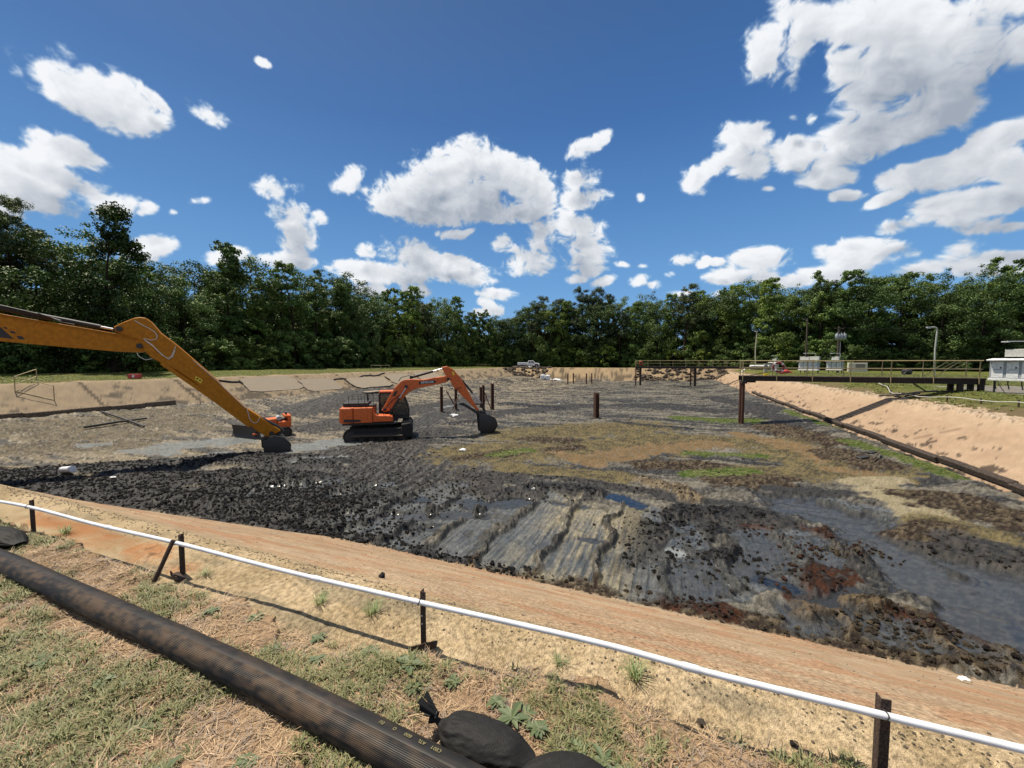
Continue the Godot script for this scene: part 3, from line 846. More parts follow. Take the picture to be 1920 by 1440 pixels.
func tube(st: SurfaceTool, pts: Array, radius, sides := 8, caps := true) -> void:
	# radius: a number, or one per point
	st.set_smooth_group(1)
	var n := pts.size()
	var rings := []
	var last := Vector3.ZERO
	for i in n:
		var dir: Vector3 = (pts[mini(i + 1, n - 1)] - pts[maxi(i - 1, 0)]).normalized()
		if last == Vector3.ZERO:
			last = dir.cross(Vector3.UP)
			if last.length() < 0.05:
				last = dir.cross(Vector3.RIGHT)
		var s := (last - dir * last.dot(dir)).normalized()
		last = s
		var t := dir.cross(s)
		var r: float = radius if radius is float else radius[i]
		var ring := []
		for k in sides:
			var a := TAU * k / sides
			ring.append(pts[i] + (s * cos(a) + t * sin(a)) * r)
		rings.append(ring)
	for i in n - 1:
		var mid: Vector3 = (pts[i] + pts[i + 1]) * 0.5
		for k in sides:
			var k2 := (k + 1) % sides
			quad(st, rings[i][k], rings[i][k2], rings[i + 1][k2], rings[i + 1][k], mid)
	st.set_smooth_group(-1)
	if caps:
		for e in [0, n - 1]:
			var inside: Vector3 = pts[1] if e == 0 else pts[n - 2]
			for k in range(1, sides - 1):
				tri(st, rings[e][0], rings[e][k], rings[e][k + 1], inside)


func tube_mesh(pts: Array, radius, sides := 8, caps := true) -> ArrayMesh:
	var st := begin()
	tube(st, pts, radius, sides, caps)
	return done(st)


func prism(st: SurfaceTool, poly: Array, z0: float, z1: float, bevel := 0.0, turn := Transform3D()) -> void:
	# a flat outline in x and y, thickened from z0 to z1; the rim may be chamfered
	var pl := PackedVector2Array(poly)
	if Geometry2D.is_polygon_clockwise(pl):
		pl.reverse()
	var inner := pl
	if bevel > 0.0:
		var off := Geometry2D.offset_polygon(pl, -bevel, Geometry2D.JOIN_MITER)
		if off.size() == 1 and off[0].size() == pl.size():
			inner = PackedVector2Array()
			for p in pl:   # keep the corners in step
				var best := 0
				for k in off[0].size():
					if off[0][k].distance_to(p) < off[0][best].distance_to(p):
						best = k
				inner.append(off[0][best])
		else:
			bevel = 0.0
	var ix := Geometry2D.triangulate_polygon(inner)
	var zm := (z0 + z1) * 0.5
	for f in [[z0, 1.0], [z1, -1.0]]:
		for k in range(0, ix.size(), 3):
			var q := []
			for e in 3:
				q.append(turn * Vector3(inner[ix[k + e]].x, inner[ix[k + e]].y, f[0]))
			var c: Vector3 = (q[0] + q[1] + q[2]) / 3.0
			tri(st, q[0], q[1], q[2], c + turn.basis * Vector3(0, 0, f[1]))
	var n := pl.size()
	for i in n:
		var j := (i + 1) % n
		var d := (pl[j] - pl[i]).normalized()
		var inw := Vector3(-d.y, d.x, 0)
		var za := minf(z0, z1) + bevel
		var zb := maxf(z0, z1) - bevel
		var a := Vector3(pl[i].x, pl[i].y, za)
		var b := Vector3(pl[j].x, pl[j].y, za)
		var mid := (a + b) * 0.5 + inw
		quad(st, turn * a, turn * b, turn * Vector3(b.x, b.y, zb), turn * Vector3(a.x, a.y, zb), turn * Vector3(mid.x, mid.y, zm))
		if bevel > 0.0:
			for f in [[za, minf(z0, z1)], [zb, maxf(z0, z1)]]:
				quad(st, turn * Vector3(pl[i].x, pl[i].y, f[0]), turn * Vector3(pl[j].x, pl[j].y, f[0]), turn * Vector3(inner[j].x, inner[j].y, f[1]), turn * Vector3(inner[i].x, inner[i].y, f[1]), turn * Vector3(mid.x, mid.y, zm))


func prism_mesh(poly: Array, z0: float, z1: float, bevel := 0.0) -> ArrayMesh:
	var st := begin()
	prism(st, poly, z0, z1, bevel)
	return done(st)


func raw(vs: PackedVector3Array, ns: PackedVector3Array, cs: PackedColorArray) -> ArrayMesh:
	for i in range(0, vs.size(), 3):   # faces wind to suit their normals
		if (vs[i + 1] - vs[i]).cross(vs[i + 2] - vs[i]).dot(ns[i] + ns[i + 1] + ns[i + 2]) > 0.0:
			var v := vs[i + 1]
			vs[i + 1] = vs[i + 2]
			vs[i + 2] = v
			var n := ns[i + 1]
			ns[i + 1] = ns[i + 2]
			ns[i + 2] = n
			if cs.size():
				var c := cs[i + 1]
				cs[i + 1] = cs[i + 2]
				cs[i + 2] = c
	var arr := []
	arr.resize(Mesh.ARRAY_MAX)
	arr[Mesh.ARRAY_VERTEX] = vs
	arr[Mesh.ARRAY_NORMAL] = ns
	if cs.size():
		arr[Mesh.ARRAY_COLOR] = cs
	var me := ArrayMesh.new()
	me.add_surface_from_arrays(Mesh.PRIMITIVE_TRIANGLES, arr)
	return me


# ---------------------------------------------------------------- trees
func leaf(vs: PackedVector3Array, ns: PackedVector3Array, cs: PackedColorArray, p: Vector3, n: Vector3, along: Vector3, len: float, wide: float, c: Color) -> void:
	var t := (along - n * along.dot(n)).normalized()
	var b := n.cross(t)
	var tip := p + t * len * 0.55 - n * len * 0.08
	var tail := p - t * len * 0.45
	var l := p + b * wide * 0.5 + n * wide * 0.12
	var r := p - b * wide * 0.5 + n * wide * 0.12
	for q in [tail, l, tip, tail, tip, r]:
		vs.append(q)
		cs.append(c)
	var n1 := (n + b * 0.3).normalized()
	var n2 := (n - b * 0.3).normalized()
	for q in [n1, n1, n1, n2, n2, n2]:
		ns.append(q)


func crown(rg: RandomNumberGenerator, clumps: Array, leaves: int, size: float, slim: float, tint: Color, tint2: Color) -> ArrayMesh:
	# leaf sprays all through each clump, thickest towards its skin
	var vs := PackedVector3Array()
	var ns := PackedVector3Array()
	var cs := PackedColorArray()
	var total := 0.0
	for k in clumps:
		total += k[1] * k[1]
	for k in clumps:
		var c: Vector3 = k[0]
		var r: float = k[1]
		var ct := tint.lerp(tint2, rg.randf()) * rg.randf_range(0.75, 1.25)
		var sub := []
		for i in 7:
			sub.append([c + Vector3(rg.randfn(), rg.randfn() * 0.7, rg.randfn()) * r * 0.42, r * rg.randf_range(0.35, 0.62)])
		for i in int(leaves * r * r / total):
			var s: Array = sub[rg.randi() % 7]
			var d := Vector3(rg.randfn(), rg.randfn(), rg.randfn()).normalized()
			var p: Vector3 = s[0] + d * s[1] * pow(rg.randf(), 0.4) * Vector3(1, 0.75, 1)
			var n := (d + Vector3(rg.randfn(), rg.randfn() + 0.5, rg.randfn()) * 0.55).normalized()
			var z := size * rg.randf_range(0.6, 1.3)
			leaf(vs, ns, cs, p, n, Vector3(rg.randfn(), rg.randfn() - 0.3, rg.randfn()), z, z * slim, ct * rg.randf_range(0.75, 1.25))
	return raw(vs, ns, cs)


func tree_shape(kind: String, sd: int) -> Array:   # [trunk mesh, crown mesh, height]
	var rg := RandomNumberGenerator.new()
	rg.seed = sd
	var st := begin()
	var clumps := []
	var tall := {"oak": [15.5, 18.0], "poplar": [17.0, 20.0], "pine": [17.5, 20.5], "vine": [16.5, 16.5], "shrub": [4.5, 6.5], "sapling": [14.0, 17.0]}
	var h: float = rg.randf_range(tall[kind][0], tall[kind][1])
	var leaves := 19000
	var size := 0.275
	var slim := 0.62
	var ca := Color(0.092, 0.160, 0.040)
	var cb := Color(0.184, 0.270, 0.068)
	var lean := Vector3(rg.randf_range(-0.6, 0.6), 0, rg.randf_range(-0.6, 0.6))
	var spine := func(t: float) -> Vector3: return Vector3(lean.x * t + 0.3 * sin(t * 5.0 + sd), h * t, lean.z * t + 0.3 * cos(t * 4.0 + sd))
	var limbs := []
	match kind:
		"oak":
			for i in 58:
				var t := pow(rg.randf_range(0.02, 1.0), 1.1)
				var wide := h * 0.27 * pow(sin(PI * clampf(t * 0.8 + 0.1, 0, 1)), 0.6)
				var a := rg.randf() * TAU
				var d := wide * sqrt(rg.randf_range(0.25, 1.0))
				clumps.append([spine.call(t * 0.93) + Vector3(cos(a) * d, rg.randf_range(-0.5, 0.5), sin(a) * d), rg.randf_range(1.1, 2.0)])
			clumps.append([spine.call(0.95), 1.5])
		"poplar":   # tall, narrow, leafy from the ground up
			ca = Color(0.110, 0.200, 0.044)
			cb = Color(0.220, 0.320, 0.072)
			for i in 54:
				var t := rg.randf_range(0.03, 1.0)
				var wide := h * 0.17 * pow(1.0 - t * 0.85, 0.6)
				var a := rg.randf() * TAU
				var d := wide * sqrt(rg.randf_range(0.2, 1.0))
				clumps.append([spine.call(t) + Vector3(cos(a) * d, 0, sin(a) * d), rg.randf_range(0.8, 1.5) * (1.15 - 0.5 * t)])
		"pine":   # long bare trunk, ragged head of needle tufts
			leaves = 13000
			size = 0.42
			slim = 0.16
			ca = Color(0.068, 0.112, 0.052)
			cb = Color(0.132, 0.176, 0.080)
			for i in 38:
				var t := rg.randf_range(0.5, 1.0)
				var wide := h * 0.2 * pow(clampf(1.12 - t, 0, 1) / 0.6, 0.55)
				var a := rg.randf() * TAU
				var d := wide * rg.randf_range(0.35, 1.0)
				clumps.append([spine.call(t) + Vector3(cos(a) * d, d * 0.12, sin(a) * d), rg.randf_range(0.7, 1.25)])
		"vine":   # a dark spire grown over, with stray arms
			leaves = 17000
			ca = Color(0.068, 0.124, 0.032)
			cb = Color(0.120, 0.190, 0.044)
			for i in 50:
				var t := rg.randf_range(0.05, 1.0)
				var wide := h * (0.17 - 0.09 * t) + 0.8 * sin(t * 13.0 + sd)
				var a := rg.randf() * TAU
				var d := maxf(0.3, wide) * sqrt(rg.randf_range(0.1, 1.0))
				clumps.append([spine.call(t) + Vector3(cos(a) * d, 0, sin(a) * d), rg.randf_range(0.75, 1.35)])
			for k in [[0.63, 2.9, 0.1], [0.6, 2.4, 0.4], [0.8, 2.2, 3.3], [0.45, 3.2, 2.8]]:
				clumps.append([spine.call(k[0]) + Vector3(cos(k[2]) * k[1], 0, sin(k[2]) * k[1]), 0.8])
		"shrub":
			leaves = 6500
			size = 0.27
			ca = Color(0.100, 0.180, 0.040)
			cb = Color(0.240, 0.320, 0.070)
			for i in 22:
				var t := rg.randf_range(0.1, 0.95)
				var wide := 2.9 * pow(sin(PI * clampf(t * 0.75 + 0.2, 0, 1)), 0.7)
				var a := rg.randf() * TAU
				var d := wide * sqrt(rg.randf())
				clumps.append([Vector3(cos(a) * d, h * t, sin(a) * d), rg.randf_range(0.6, 1.1)])
		"sapling":   # thin, open crown, sky shows through
			leaves = 4200
			size = 0.36
			ca = Color(0.090, 0.160, 0.044)
			cb = Color(0.160, 0.230, 0.070)
			for i in 24:
				var t := rg.randf_range(0.3, 1.0)
				var a := rg.randf() * TAU
				var d := 2.3 * rg.randf() * (1.2 - t * 0.6)
				clumps.append([spine.call(t) + Vector3(cos(a) * d, 0, sin(a) * d), rg.randf_range(0.55, 1.0)])
	var pts := []
	var rad := []
	for k in 9:
		var t := k / 8.0
		pts.append(spine.call(t * (0.86 if kind != "shrub" else 0.6)))
		rad.append((h * 0.0155) * (1.0 - 0.86 * t) + (0.12 if k == 0 else 0.0))
	tube(st, pts, rad, 8)
	var made := 0
	for k in clumps:
		if made < 22 and kind != "shrub" or made < 8:
			var e: Vector3 = k[0]
			var t := clampf(e.y / h - 0.1, 0.03, 0.82 if kind != "shrub" else 0.55)
			var s: Vector3 = spine.call(t)
			var m := s.lerp(e, 0.55) + Vector3(0, -0.15, 0)
			var r0 := h * 0.006 * (1.1 - t)
			tube(st, [s, m, e], [r0, r0 * 0.6, r0 * 0.2], 5)
			made += 1
	return [done(st), crown(rg, clumps, leaves, size, slim, ca, cb), h]


const TREE_WORDS := {
	"oak": ["broad_tree", "broad dark tree", "tree"], "poplar": ["tall_tree", "tall narrow green tree", "tree"],
	"pine": ["pine_tree", "ragged dark pine", "pine tree"], "vine": ["vine_tree", "vine-grown dark spire", "tree"],
	"shrub": ["shrub", "light green shrub", "shrub"], "sapling": ["thin_tree", "thin open-crowned tree", "tree"],
}
const ORDINAL := ["first", "second", "third", "fourth", "fifth", "sixth", "seventh", "eighth", "ninth", "tenth", "eleventh", "twelfth", "thirteenth", "fourteenth", "fifteenth", "sixteenth", "seventeenth", "eighteenth", "nineteenth", "twentieth", "twenty-first", "twenty-second", "twenty-third", "twenty-fourth", "twenty-fifth", "twenty-sixth"]


func place_name(p: Vector3) -> String:
	var s := p.x / -p.z
	if s < -1.12:
		return "behind the grey rail frame"
	if s < -0.82:
		return "behind the yellow boom's elbow"
	if s < -0.5:
		return "right of the yellow arm"
	if s < -0.2:
		return "behind the orange excavator"
	if s < 0.12:
		return "behind the white pickup"
	if s < 0.45:
		return "behind the far rusty piles"
	if s < 0.62:
		return "behind the far footbridge"
	if s < 0.95:
		return "behind the grey switch panels"
	if s < 1.18:
		return "behind the curved lamp post"
	return "behind the white cabinet"


func make_forest() -> void:
	var shapes := {}
	var spec := {"oak": 3, "poplar": 3, "pine": 2, "vine": 1, "shrub": 2, "sapling": 1}
	var k := 100
	for kind in spec:
		shapes[kind] = []
		for i in spec[kind]:
			shapes[kind].append(tree_shape(kind, k))
			k += 7
	var rg := RandomNumberGenerator.new()
	rg.seed = 5
	var spots := []   # [x, z, kind, variant, height]
	for e in [[-42.3, 41.2, "vine", 0, 17.7], [-49.5, 39.0, "pine", 0, 17.6], [-53.0, 42.0, "pine", 1, 17.0], [-45.0, 64.0, "sapling", 0, 20.5], [-43.0, 66.0, "oak", 1, 18.6], [-8.5, 117.0, "sapling", 0, 16.5], [-3.0, 118.0, "oak", 0, 14.5], [21.5, 119.0, "pine", 0, 23.5], [26.5, 117.0, "pine", 1, 23.0], [10.0, 121.0, "pine", 0, 21.5], [15.0, 122.0, "pine", 1, 20.5]]:
		spots.append(e)
	var edge := [Vector2(-63, 8), Vector2(-51.5, 30), Vector2(-45.5, 45), Vector2(-38.5, 63), Vector2(-28, 86), Vector2(-14, 113), Vector2(0, 120), Vector2(20, 116), Vector2(42, 106), Vector2(55, 92), Vector2(64, 76), Vector2(84, 66), Vector2(112, 60), Vector2(140, 44)]
	for row in [[1.0, 4.8, 0], [6.0, 4.6, 1], [11.5, 5.0, 2], [-1.4, 3.0, 3], [9.0, 2.6, 4], [15.5, 2.8, 5]]:
		var carry := rg.randf() * 4.0
		for i in edge.size() - 1:
			var a: Vector2 = edge[i]
			var b: Vector2 = edge[i + 1]
			var d := (b - a).normalized()
			var n := Vector2(-d.y, d.x)
			while carry < a.distance_to(b):
				var p: Vector2 = a + d * carry + n * (row[0] + rg.randf_range(-1.3, 1.3))
				carry += row[1] * rg.randf_range(0.75, 1.25)
				var q := rg.randf()
				var right := clampf((p.x + 10.0) / 60.0, 0, 1)
				var kind := "shrub"
				if row[2] < 3:
					var mid := p.x > 3.0 and p.x < 34.0
					kind = "oak" if q < 0.5 else "poplar" if q < (0.72 if mid else 0.9) else "pine" if q < 0.97 else "sapling"
				elif p.x > 28.0 and p.x < 46.0 and q < 0.2:
					continue
				var far := clampf((p.y - 40.0) / 70.0, 0, 1)
				var hh := lerpf(13.8, 18.6, far) if p.x < 0.0 else lerpf(17.2, 19.0, far)
				hh *= rg.randf_range(0.82, 1.16)
				if p.x > -12.0 and p.x < 0.0 and p.y > 100.0:
					hh *= 0.83
				if p.x < -24.0 and p.x > -42.0:
					hh *= 1.05
				if kind == "shrub":
					hh = rg.randf_range(3.2, 6.2) if row[2] == 3 else rg.randf_range(6.0, 8.5) + (3.0 if row[2] == 5 else 0.0)
				spots.append([p.x, p.y, kind, rg.randi() % shapes[kind].size(), hh, row[2]])
			carry -= a.distance_to(b)
	spots.sort_custom(func(a, b): return a[0] / maxf(1.0, a[1]) < b[0] / maxf(1.0, b[1]))
	var protos := {}
	var counts := {}
	var leafs := []   # each kind of tree has its own green
	for c in [Color(0.8, 0.84, 0.95), Color(1.05, 1.02, 0.95), Color(0.9, 0.92, 0.98), Color(1.3, 1.22, 1.0), Color(1.1, 1.12, 1.3), Color(0.68, 0.72, 0.8)]:
		var m: StandardMaterial3D = M.leaf.duplicate()
		m.albedo_color = Color(minf(1.0, c.r * 0.66), minf(1.0, c.g * 0.66), minf(1.0, c.b * 0.66)).linear_to_srgb()
		leafs.append(m)
	for s in spots:
		if s[0] / s[1] < -1.75 or s[0] / s[1] > 1.75:
			continue
		var w: Array = TREE_WORDS[s[2]]
		var sh: Array = shapes[s[2]][s[3]]
		var key := "%s%d" % [s[2], s[3]]
		var o: Node3D
		var called := numbered(w[0])
		if protos.has(key):
			o = protos[key].duplicate()
		else:
			o = Node3D.new()
			part("trunk", sh[0], M.bark_pine if s[2] == "pine" else M.bark, o)
			part("crown", sh[1], M.leaf, o)
			protos[key] = o
		o.name = called
		o.get_node("crown").material_override = leafs[rg.randi() % 6 if s[2] != "vine" else 5]
		add_child(o)
		o.position = Vector3(s[0], ground_y(s[0], s[1]) - 0.1, -s[1])
		var z: float = s[4] / sh[2]
		o.rotation.y = rg.randf() * TAU
		o.scale = Vector3(z * rg.randf_range(0.9, 1.15), z, z * rg.randf_range(0.9, 1.15))
		var place := place_name(o.position)
		var depth: String = ["front ", "second-row ", "back-row ", "", "inner ", "deep "][s[5]] if s.size() > 5 else ("edge " if s[2] != "vine" else "")
		var ck: String = depth + s[2] + place
		counts[ck] = counts.get(ck, -1) + 1
		tag(o, "%s%s, %s from the left %s" % [depth, w[1], ORDINAL[mini(25, counts[ck])], place], w[2], "trees round the basin" if s[2] != "shrub" else "shrubs at the wood's edge")


# ---------------------------------------------------------------- objects
const ALONG := -0.3805   # turn that lays a thing's x axis along u


func plan(u: float, v: float, y: float) -> Vector3:
	return Vector3((u + 0.4 * v) / 1.077, y, -(v - 0.4 * u) / 1.077)


func make_objects() -> void:
	M.orange = mat(Color(0.6, 0.115, 0.016), 0.5, 0.0, T.paint, 0.8)
	M.yellow = mat(Color(0.44, 0.165, 0.009), 0.5, 0.0, T.grime, 0.8, 0.0, 0.3)
	M.steel = mat(Color(0.022, 0.021, 0.021), 0.6, 0.0, T.grime, 1.0)
	M.muddy = mat(Color(0.035, 0.032, 0.03), 0.85, 0.0, T.rust, 1.4, 1.5)
	M.rod = mat(Color(0.55, 0.55, 0.56), 0.3, 0.9)
	M.hoseblack = mat(Color(0.014, 0.014, 0.015), 0.55)
	M.hosepale = mat(Color(0.6, 0.58, 0.52), 0.6)
	M.glass = StandardMaterial3D.new()
	M.glass.transparency = BaseMaterial3D.TRANSPARENCY_ALPHA
	M.glass.albedo_color = Color(0.12, 0.14, 0.15, 0.45)
	M.glass.roughness = 0.05
	M.tint = mat(Color(0.015, 0.018, 0.02), 0.1)
	M.rust = mat(Color(0.15, 0.058, 0.03), 0.9, 0.0, T.rust, 2.5, 1.0)
	M.darkrust = mat(Color(0.12, 0.072, 0.052), 0.9, 0.0, T.rust, 9.0, 0.2)
	M.beam = mat(Color(0.06, 0.038, 0.03), 0.85, 0.0, T.rust, 1.5, 0.6)
	M.ochre = mat(Color(0.36, 0.285, 0.14), 0.6, 0.0, T.grime, 2.0)
	M.pvc = mat(Color(0.74, 0.76, 0.8), 0.38, 0.0, T.grime, 1.2)
	M.white = mat(Color(0.78, 0.79, 0.8), 0.4, 0.0, T.grime, 0.8)
	M.grey = mat(Color(0.34, 0.37, 0.4), 0.5, 0.0, T.grime, 0.8)
	M.palegrey = mat(Color(0.5, 0.5, 0.46), 0.6, 0.0, T.grime, 1.0)
	M.cream = mat(Color(0.62, 0.56, 0.44), 0.7, 0.0, T.grime, 1.0)
	M.rubber = mat(Color(0.02, 0.02, 0.02), 0.8, 0.0, T.grain, 3.0, 0.5)
	M.wood = mat(Color(0.16, 0.12, 0.085), 0.9, 0.0, T.rust, 2.0, 1.0)
	M.concrete = mat(Color(0.4, 0.33, 0.24), 0.9, 0.0, T.grain, 1.3, 1.0)
	M.lip = mat(Color(0.1, 0.07, 0.05), 0.9, 0.0, T.rust, 1.2, 1.5)
	M.kerb = mat(Color(0.3, 0.22, 0.15), 0.9, 0.0, T.rust, 1.2, 1.5)
	M.red = mat(Color(0.55, 0.06, 0.05), 0.5, 0.0, T.grime, 2.0)
	M.ringred = mat(Color(0.25, 0.03, 0.028), 0.55, 0.0, T.grime, 2.0)
	M.bag = mat(Color(0.02, 0.0195, 0.0195), 0.6, 0.0, T.grime, 4.0, 0.12, 0.25)
	M.bulk = mat(Color(0.8, 0.81, 0.82), 0.8, 0.0, T.grime, 1.0)
	M.lens = mat(Color(0.6, 0.62, 0.62), 0.15)
	M.letter = mat(Color(0.26, 0.225, 0.1), 0.8)
	M.sticker = mat(Color(0.75, 0.55, 0.03), 0.5)
	make_water()
	make_pipe()
	make_hose()
	make_bags()
	make_diggers()
	make_posts()
	make_bridges()
	make_panels()
	make_far_side()
	make_banks()
	make_debris()
	make_weeds()
	make_ground_cover()


func make_water() -> void:
	var spec := [["W", 1.0, 9.6, -2.47]]
	for st in STROKES:
		if st[5] != "W" or st[4] > 0.52:
			continue
		var lv: float = floor_y((st[0] + st[2]) * 0.5, (st[1] + st[3]) * 0.5) - 0.035
		var poly := []
		var d := Vector2(st[2] - st[0], st[3] - st[1])
		var a0 := d.angle() if d.length() > 0.01 else 0.0
		for k in 24:
			var a := a0 - PI / 2 + TAU * k / 24.0
			var c := Vector2(st[2], st[3]) if cos(a - a0) > 0.0 else Vector2(st[0], st[1])
			poly.append(c + Vector2(cos(a), sin(a)) * st[4] * 1.3)
		var sf := begin()
		var mid := Vector2(st[0] + st[2], st[1] + st[3]) * 0.5
		lv += used.size() % 7 * 0.0015 + poly[0].x * 0.0004
		for k in 24:
			var p: Vector2 = poly[k]
			var q: Vector2 = poly[(k + 1) % 24]
			tri(sf, plan(mid.x, mid.y, lv), plan(p.x, p.y, lv), plan(q.x, q.y, lv), plan(mid.x, mid.y, lv - 1.0))
		var o := part("water", done(sf), M.murk if st[0] > 1.6 else M.water, self)
		o.set_meta("kind", "structure")


func make_pipe() -> void:
	var pts := []
	var us := [-16.0, -12.0, -9.0, -7.6, -6.6, -5.48, -4.4, -3.35, -2.3, -1.25, -0.3, 0.2, 0.8, 1.6, 2.9, 5.0]
	var c := Curve3D.new()
	for u in us:
		var v: float = 1.62 + (u + 5.5) * 0.033
		var y := 0.262 - (0.10 if u < -6.0 else 0.0) * (1.0 if u < -7.0 else 0.45)
		if u in [-4.4, -2.3]:
			y -= 0.022
			v += 0.015
		if u == -0.3:
			v += 0.02
		c.add_point(plan(u, v, y))
	for i in us.size():   # smooth through the points
		var d: Vector3 = (c.get_point_position(mini(i + 1, us.size() - 1)) - c.get_point_position(maxi(i - 1, 0))) / 6.0
		c.set_point_in(i, -d)
		c.set_point_out(i, d)
	var root := thing("water_pipe", "long white plastic pipe carried low on rusty stakes along the bank", "pipe")
	var st := begin()
	var bk := c.tessellate_even_length(6, 0.12)
	tube(st, Array(bk), 0.0138, 14)
	part("pipe", done(st), M.pvc, root)
	for f in [plan(0.12, 1.807, 0.262), plan(-2.02, 1.737, 0.243), plan(-4.25, 1.664, 0.24), plan(-7.9, 1.55, 0.165)]:
		var off := c.get_closest_offset(f)
		var a := c.sample_baked(off - 0.035)
		var b := c.sample_baked(off + 0.035)
		part("coupling", tube_mesh([a, a.lerp(b, 0.1), a.lerp(b, 0.9), b], [0.015, 0.0168, 0.0168, 0.015], 14), M.pvc, root)
	var words := ["rusty angle-iron stake at the left, on a flat foot, holding the white pipe", "rusty stake propped by a slanting brace, holding the white pipe", "rusty notched stake in the middle of the bank, holding the white pipe", "rusty stake cut by the bottom edge, holding the white pipe", "", ""]
	var k := 0
	for u in [-5.48, -3.35, -1.25, 0.8]:
		var v: float = 1.62 + (u + 5.5) * 0.033 + 0.018
		var base := plan(u, v, 0)
		base.y = surface_y(base.x, -base.z)
		var o := thing("pipe_stake", words[k], "stake", base, ALONG + [0.25, -0.1, 0.05, 0.1][k], "stakes under the white pipe")
		var h := 0.315 - base.y
		var sb := begin()
		box(sb, Vector3(0, h / 2 - 0.06, 0), Vector3(0.034, h + 0.12, 0.005), Basis(), 0.001)
		box(sb, Vector3(-0.0145, h / 2 - 0.06, -0.0175), Vector3(0.005, h + 0.118, 0.03), Basis(), 0.001)
		part("angle_iron", done(sb), M.darkrust, o)
		var hl := begin()
		for y in [0.4, 0.55, 0.78]:
			tube(hl, [Vector3(-0.006, h * y, 0.0015), Vector3(-0.006, h * y, 0.0042)], 0.0045, 8)
		part("bolt_hole", done(hl), M.hosepale if k == 2 else M.steel, o)
		if k < 3:
			var fs := begin()
			var tip := Basis(Vector3.UP, 0.35 if k == 2 else -0.15) * Basis(Vector3.FORWARD, -0.22 if k == 2 else 0.0)
			box(fs, Vector3(0.02, 0.014, 0.03), Vector3(0.15, 0.012, 0.05), tip, 0.002)
			box(fs, Vector3(0.02, 0.03, 0.055), Vector3(0.15, 0.035, 0.005), tip, 0.001)
			part("foot_plate", done(fs), M.darkrust, o)
		if k == 1:
			var bs := begin()
			tube(bs, [Vector3(-0.02, h - 0.03, 0.03), Vector3(-0.05, -0.05, 0.17)], 0.015, 4)
			part("brace", done(bs), M.darkrust, o)
		var ws := begin()
		var ring := []
		for i in 15:
			var a := TAU * 1.15 * i / 14.0
			ring.append(Vector3(0.005 * sin(a * 2.0) - 0.01, 0.262 - base.y + 0.018 * sin(a), 0.014 + 0.021 * cos(a)))
		tube(ws, ring, 0.0022, 6)
		part("wire_tie", done(ws), M.steel, o)
		k += 1


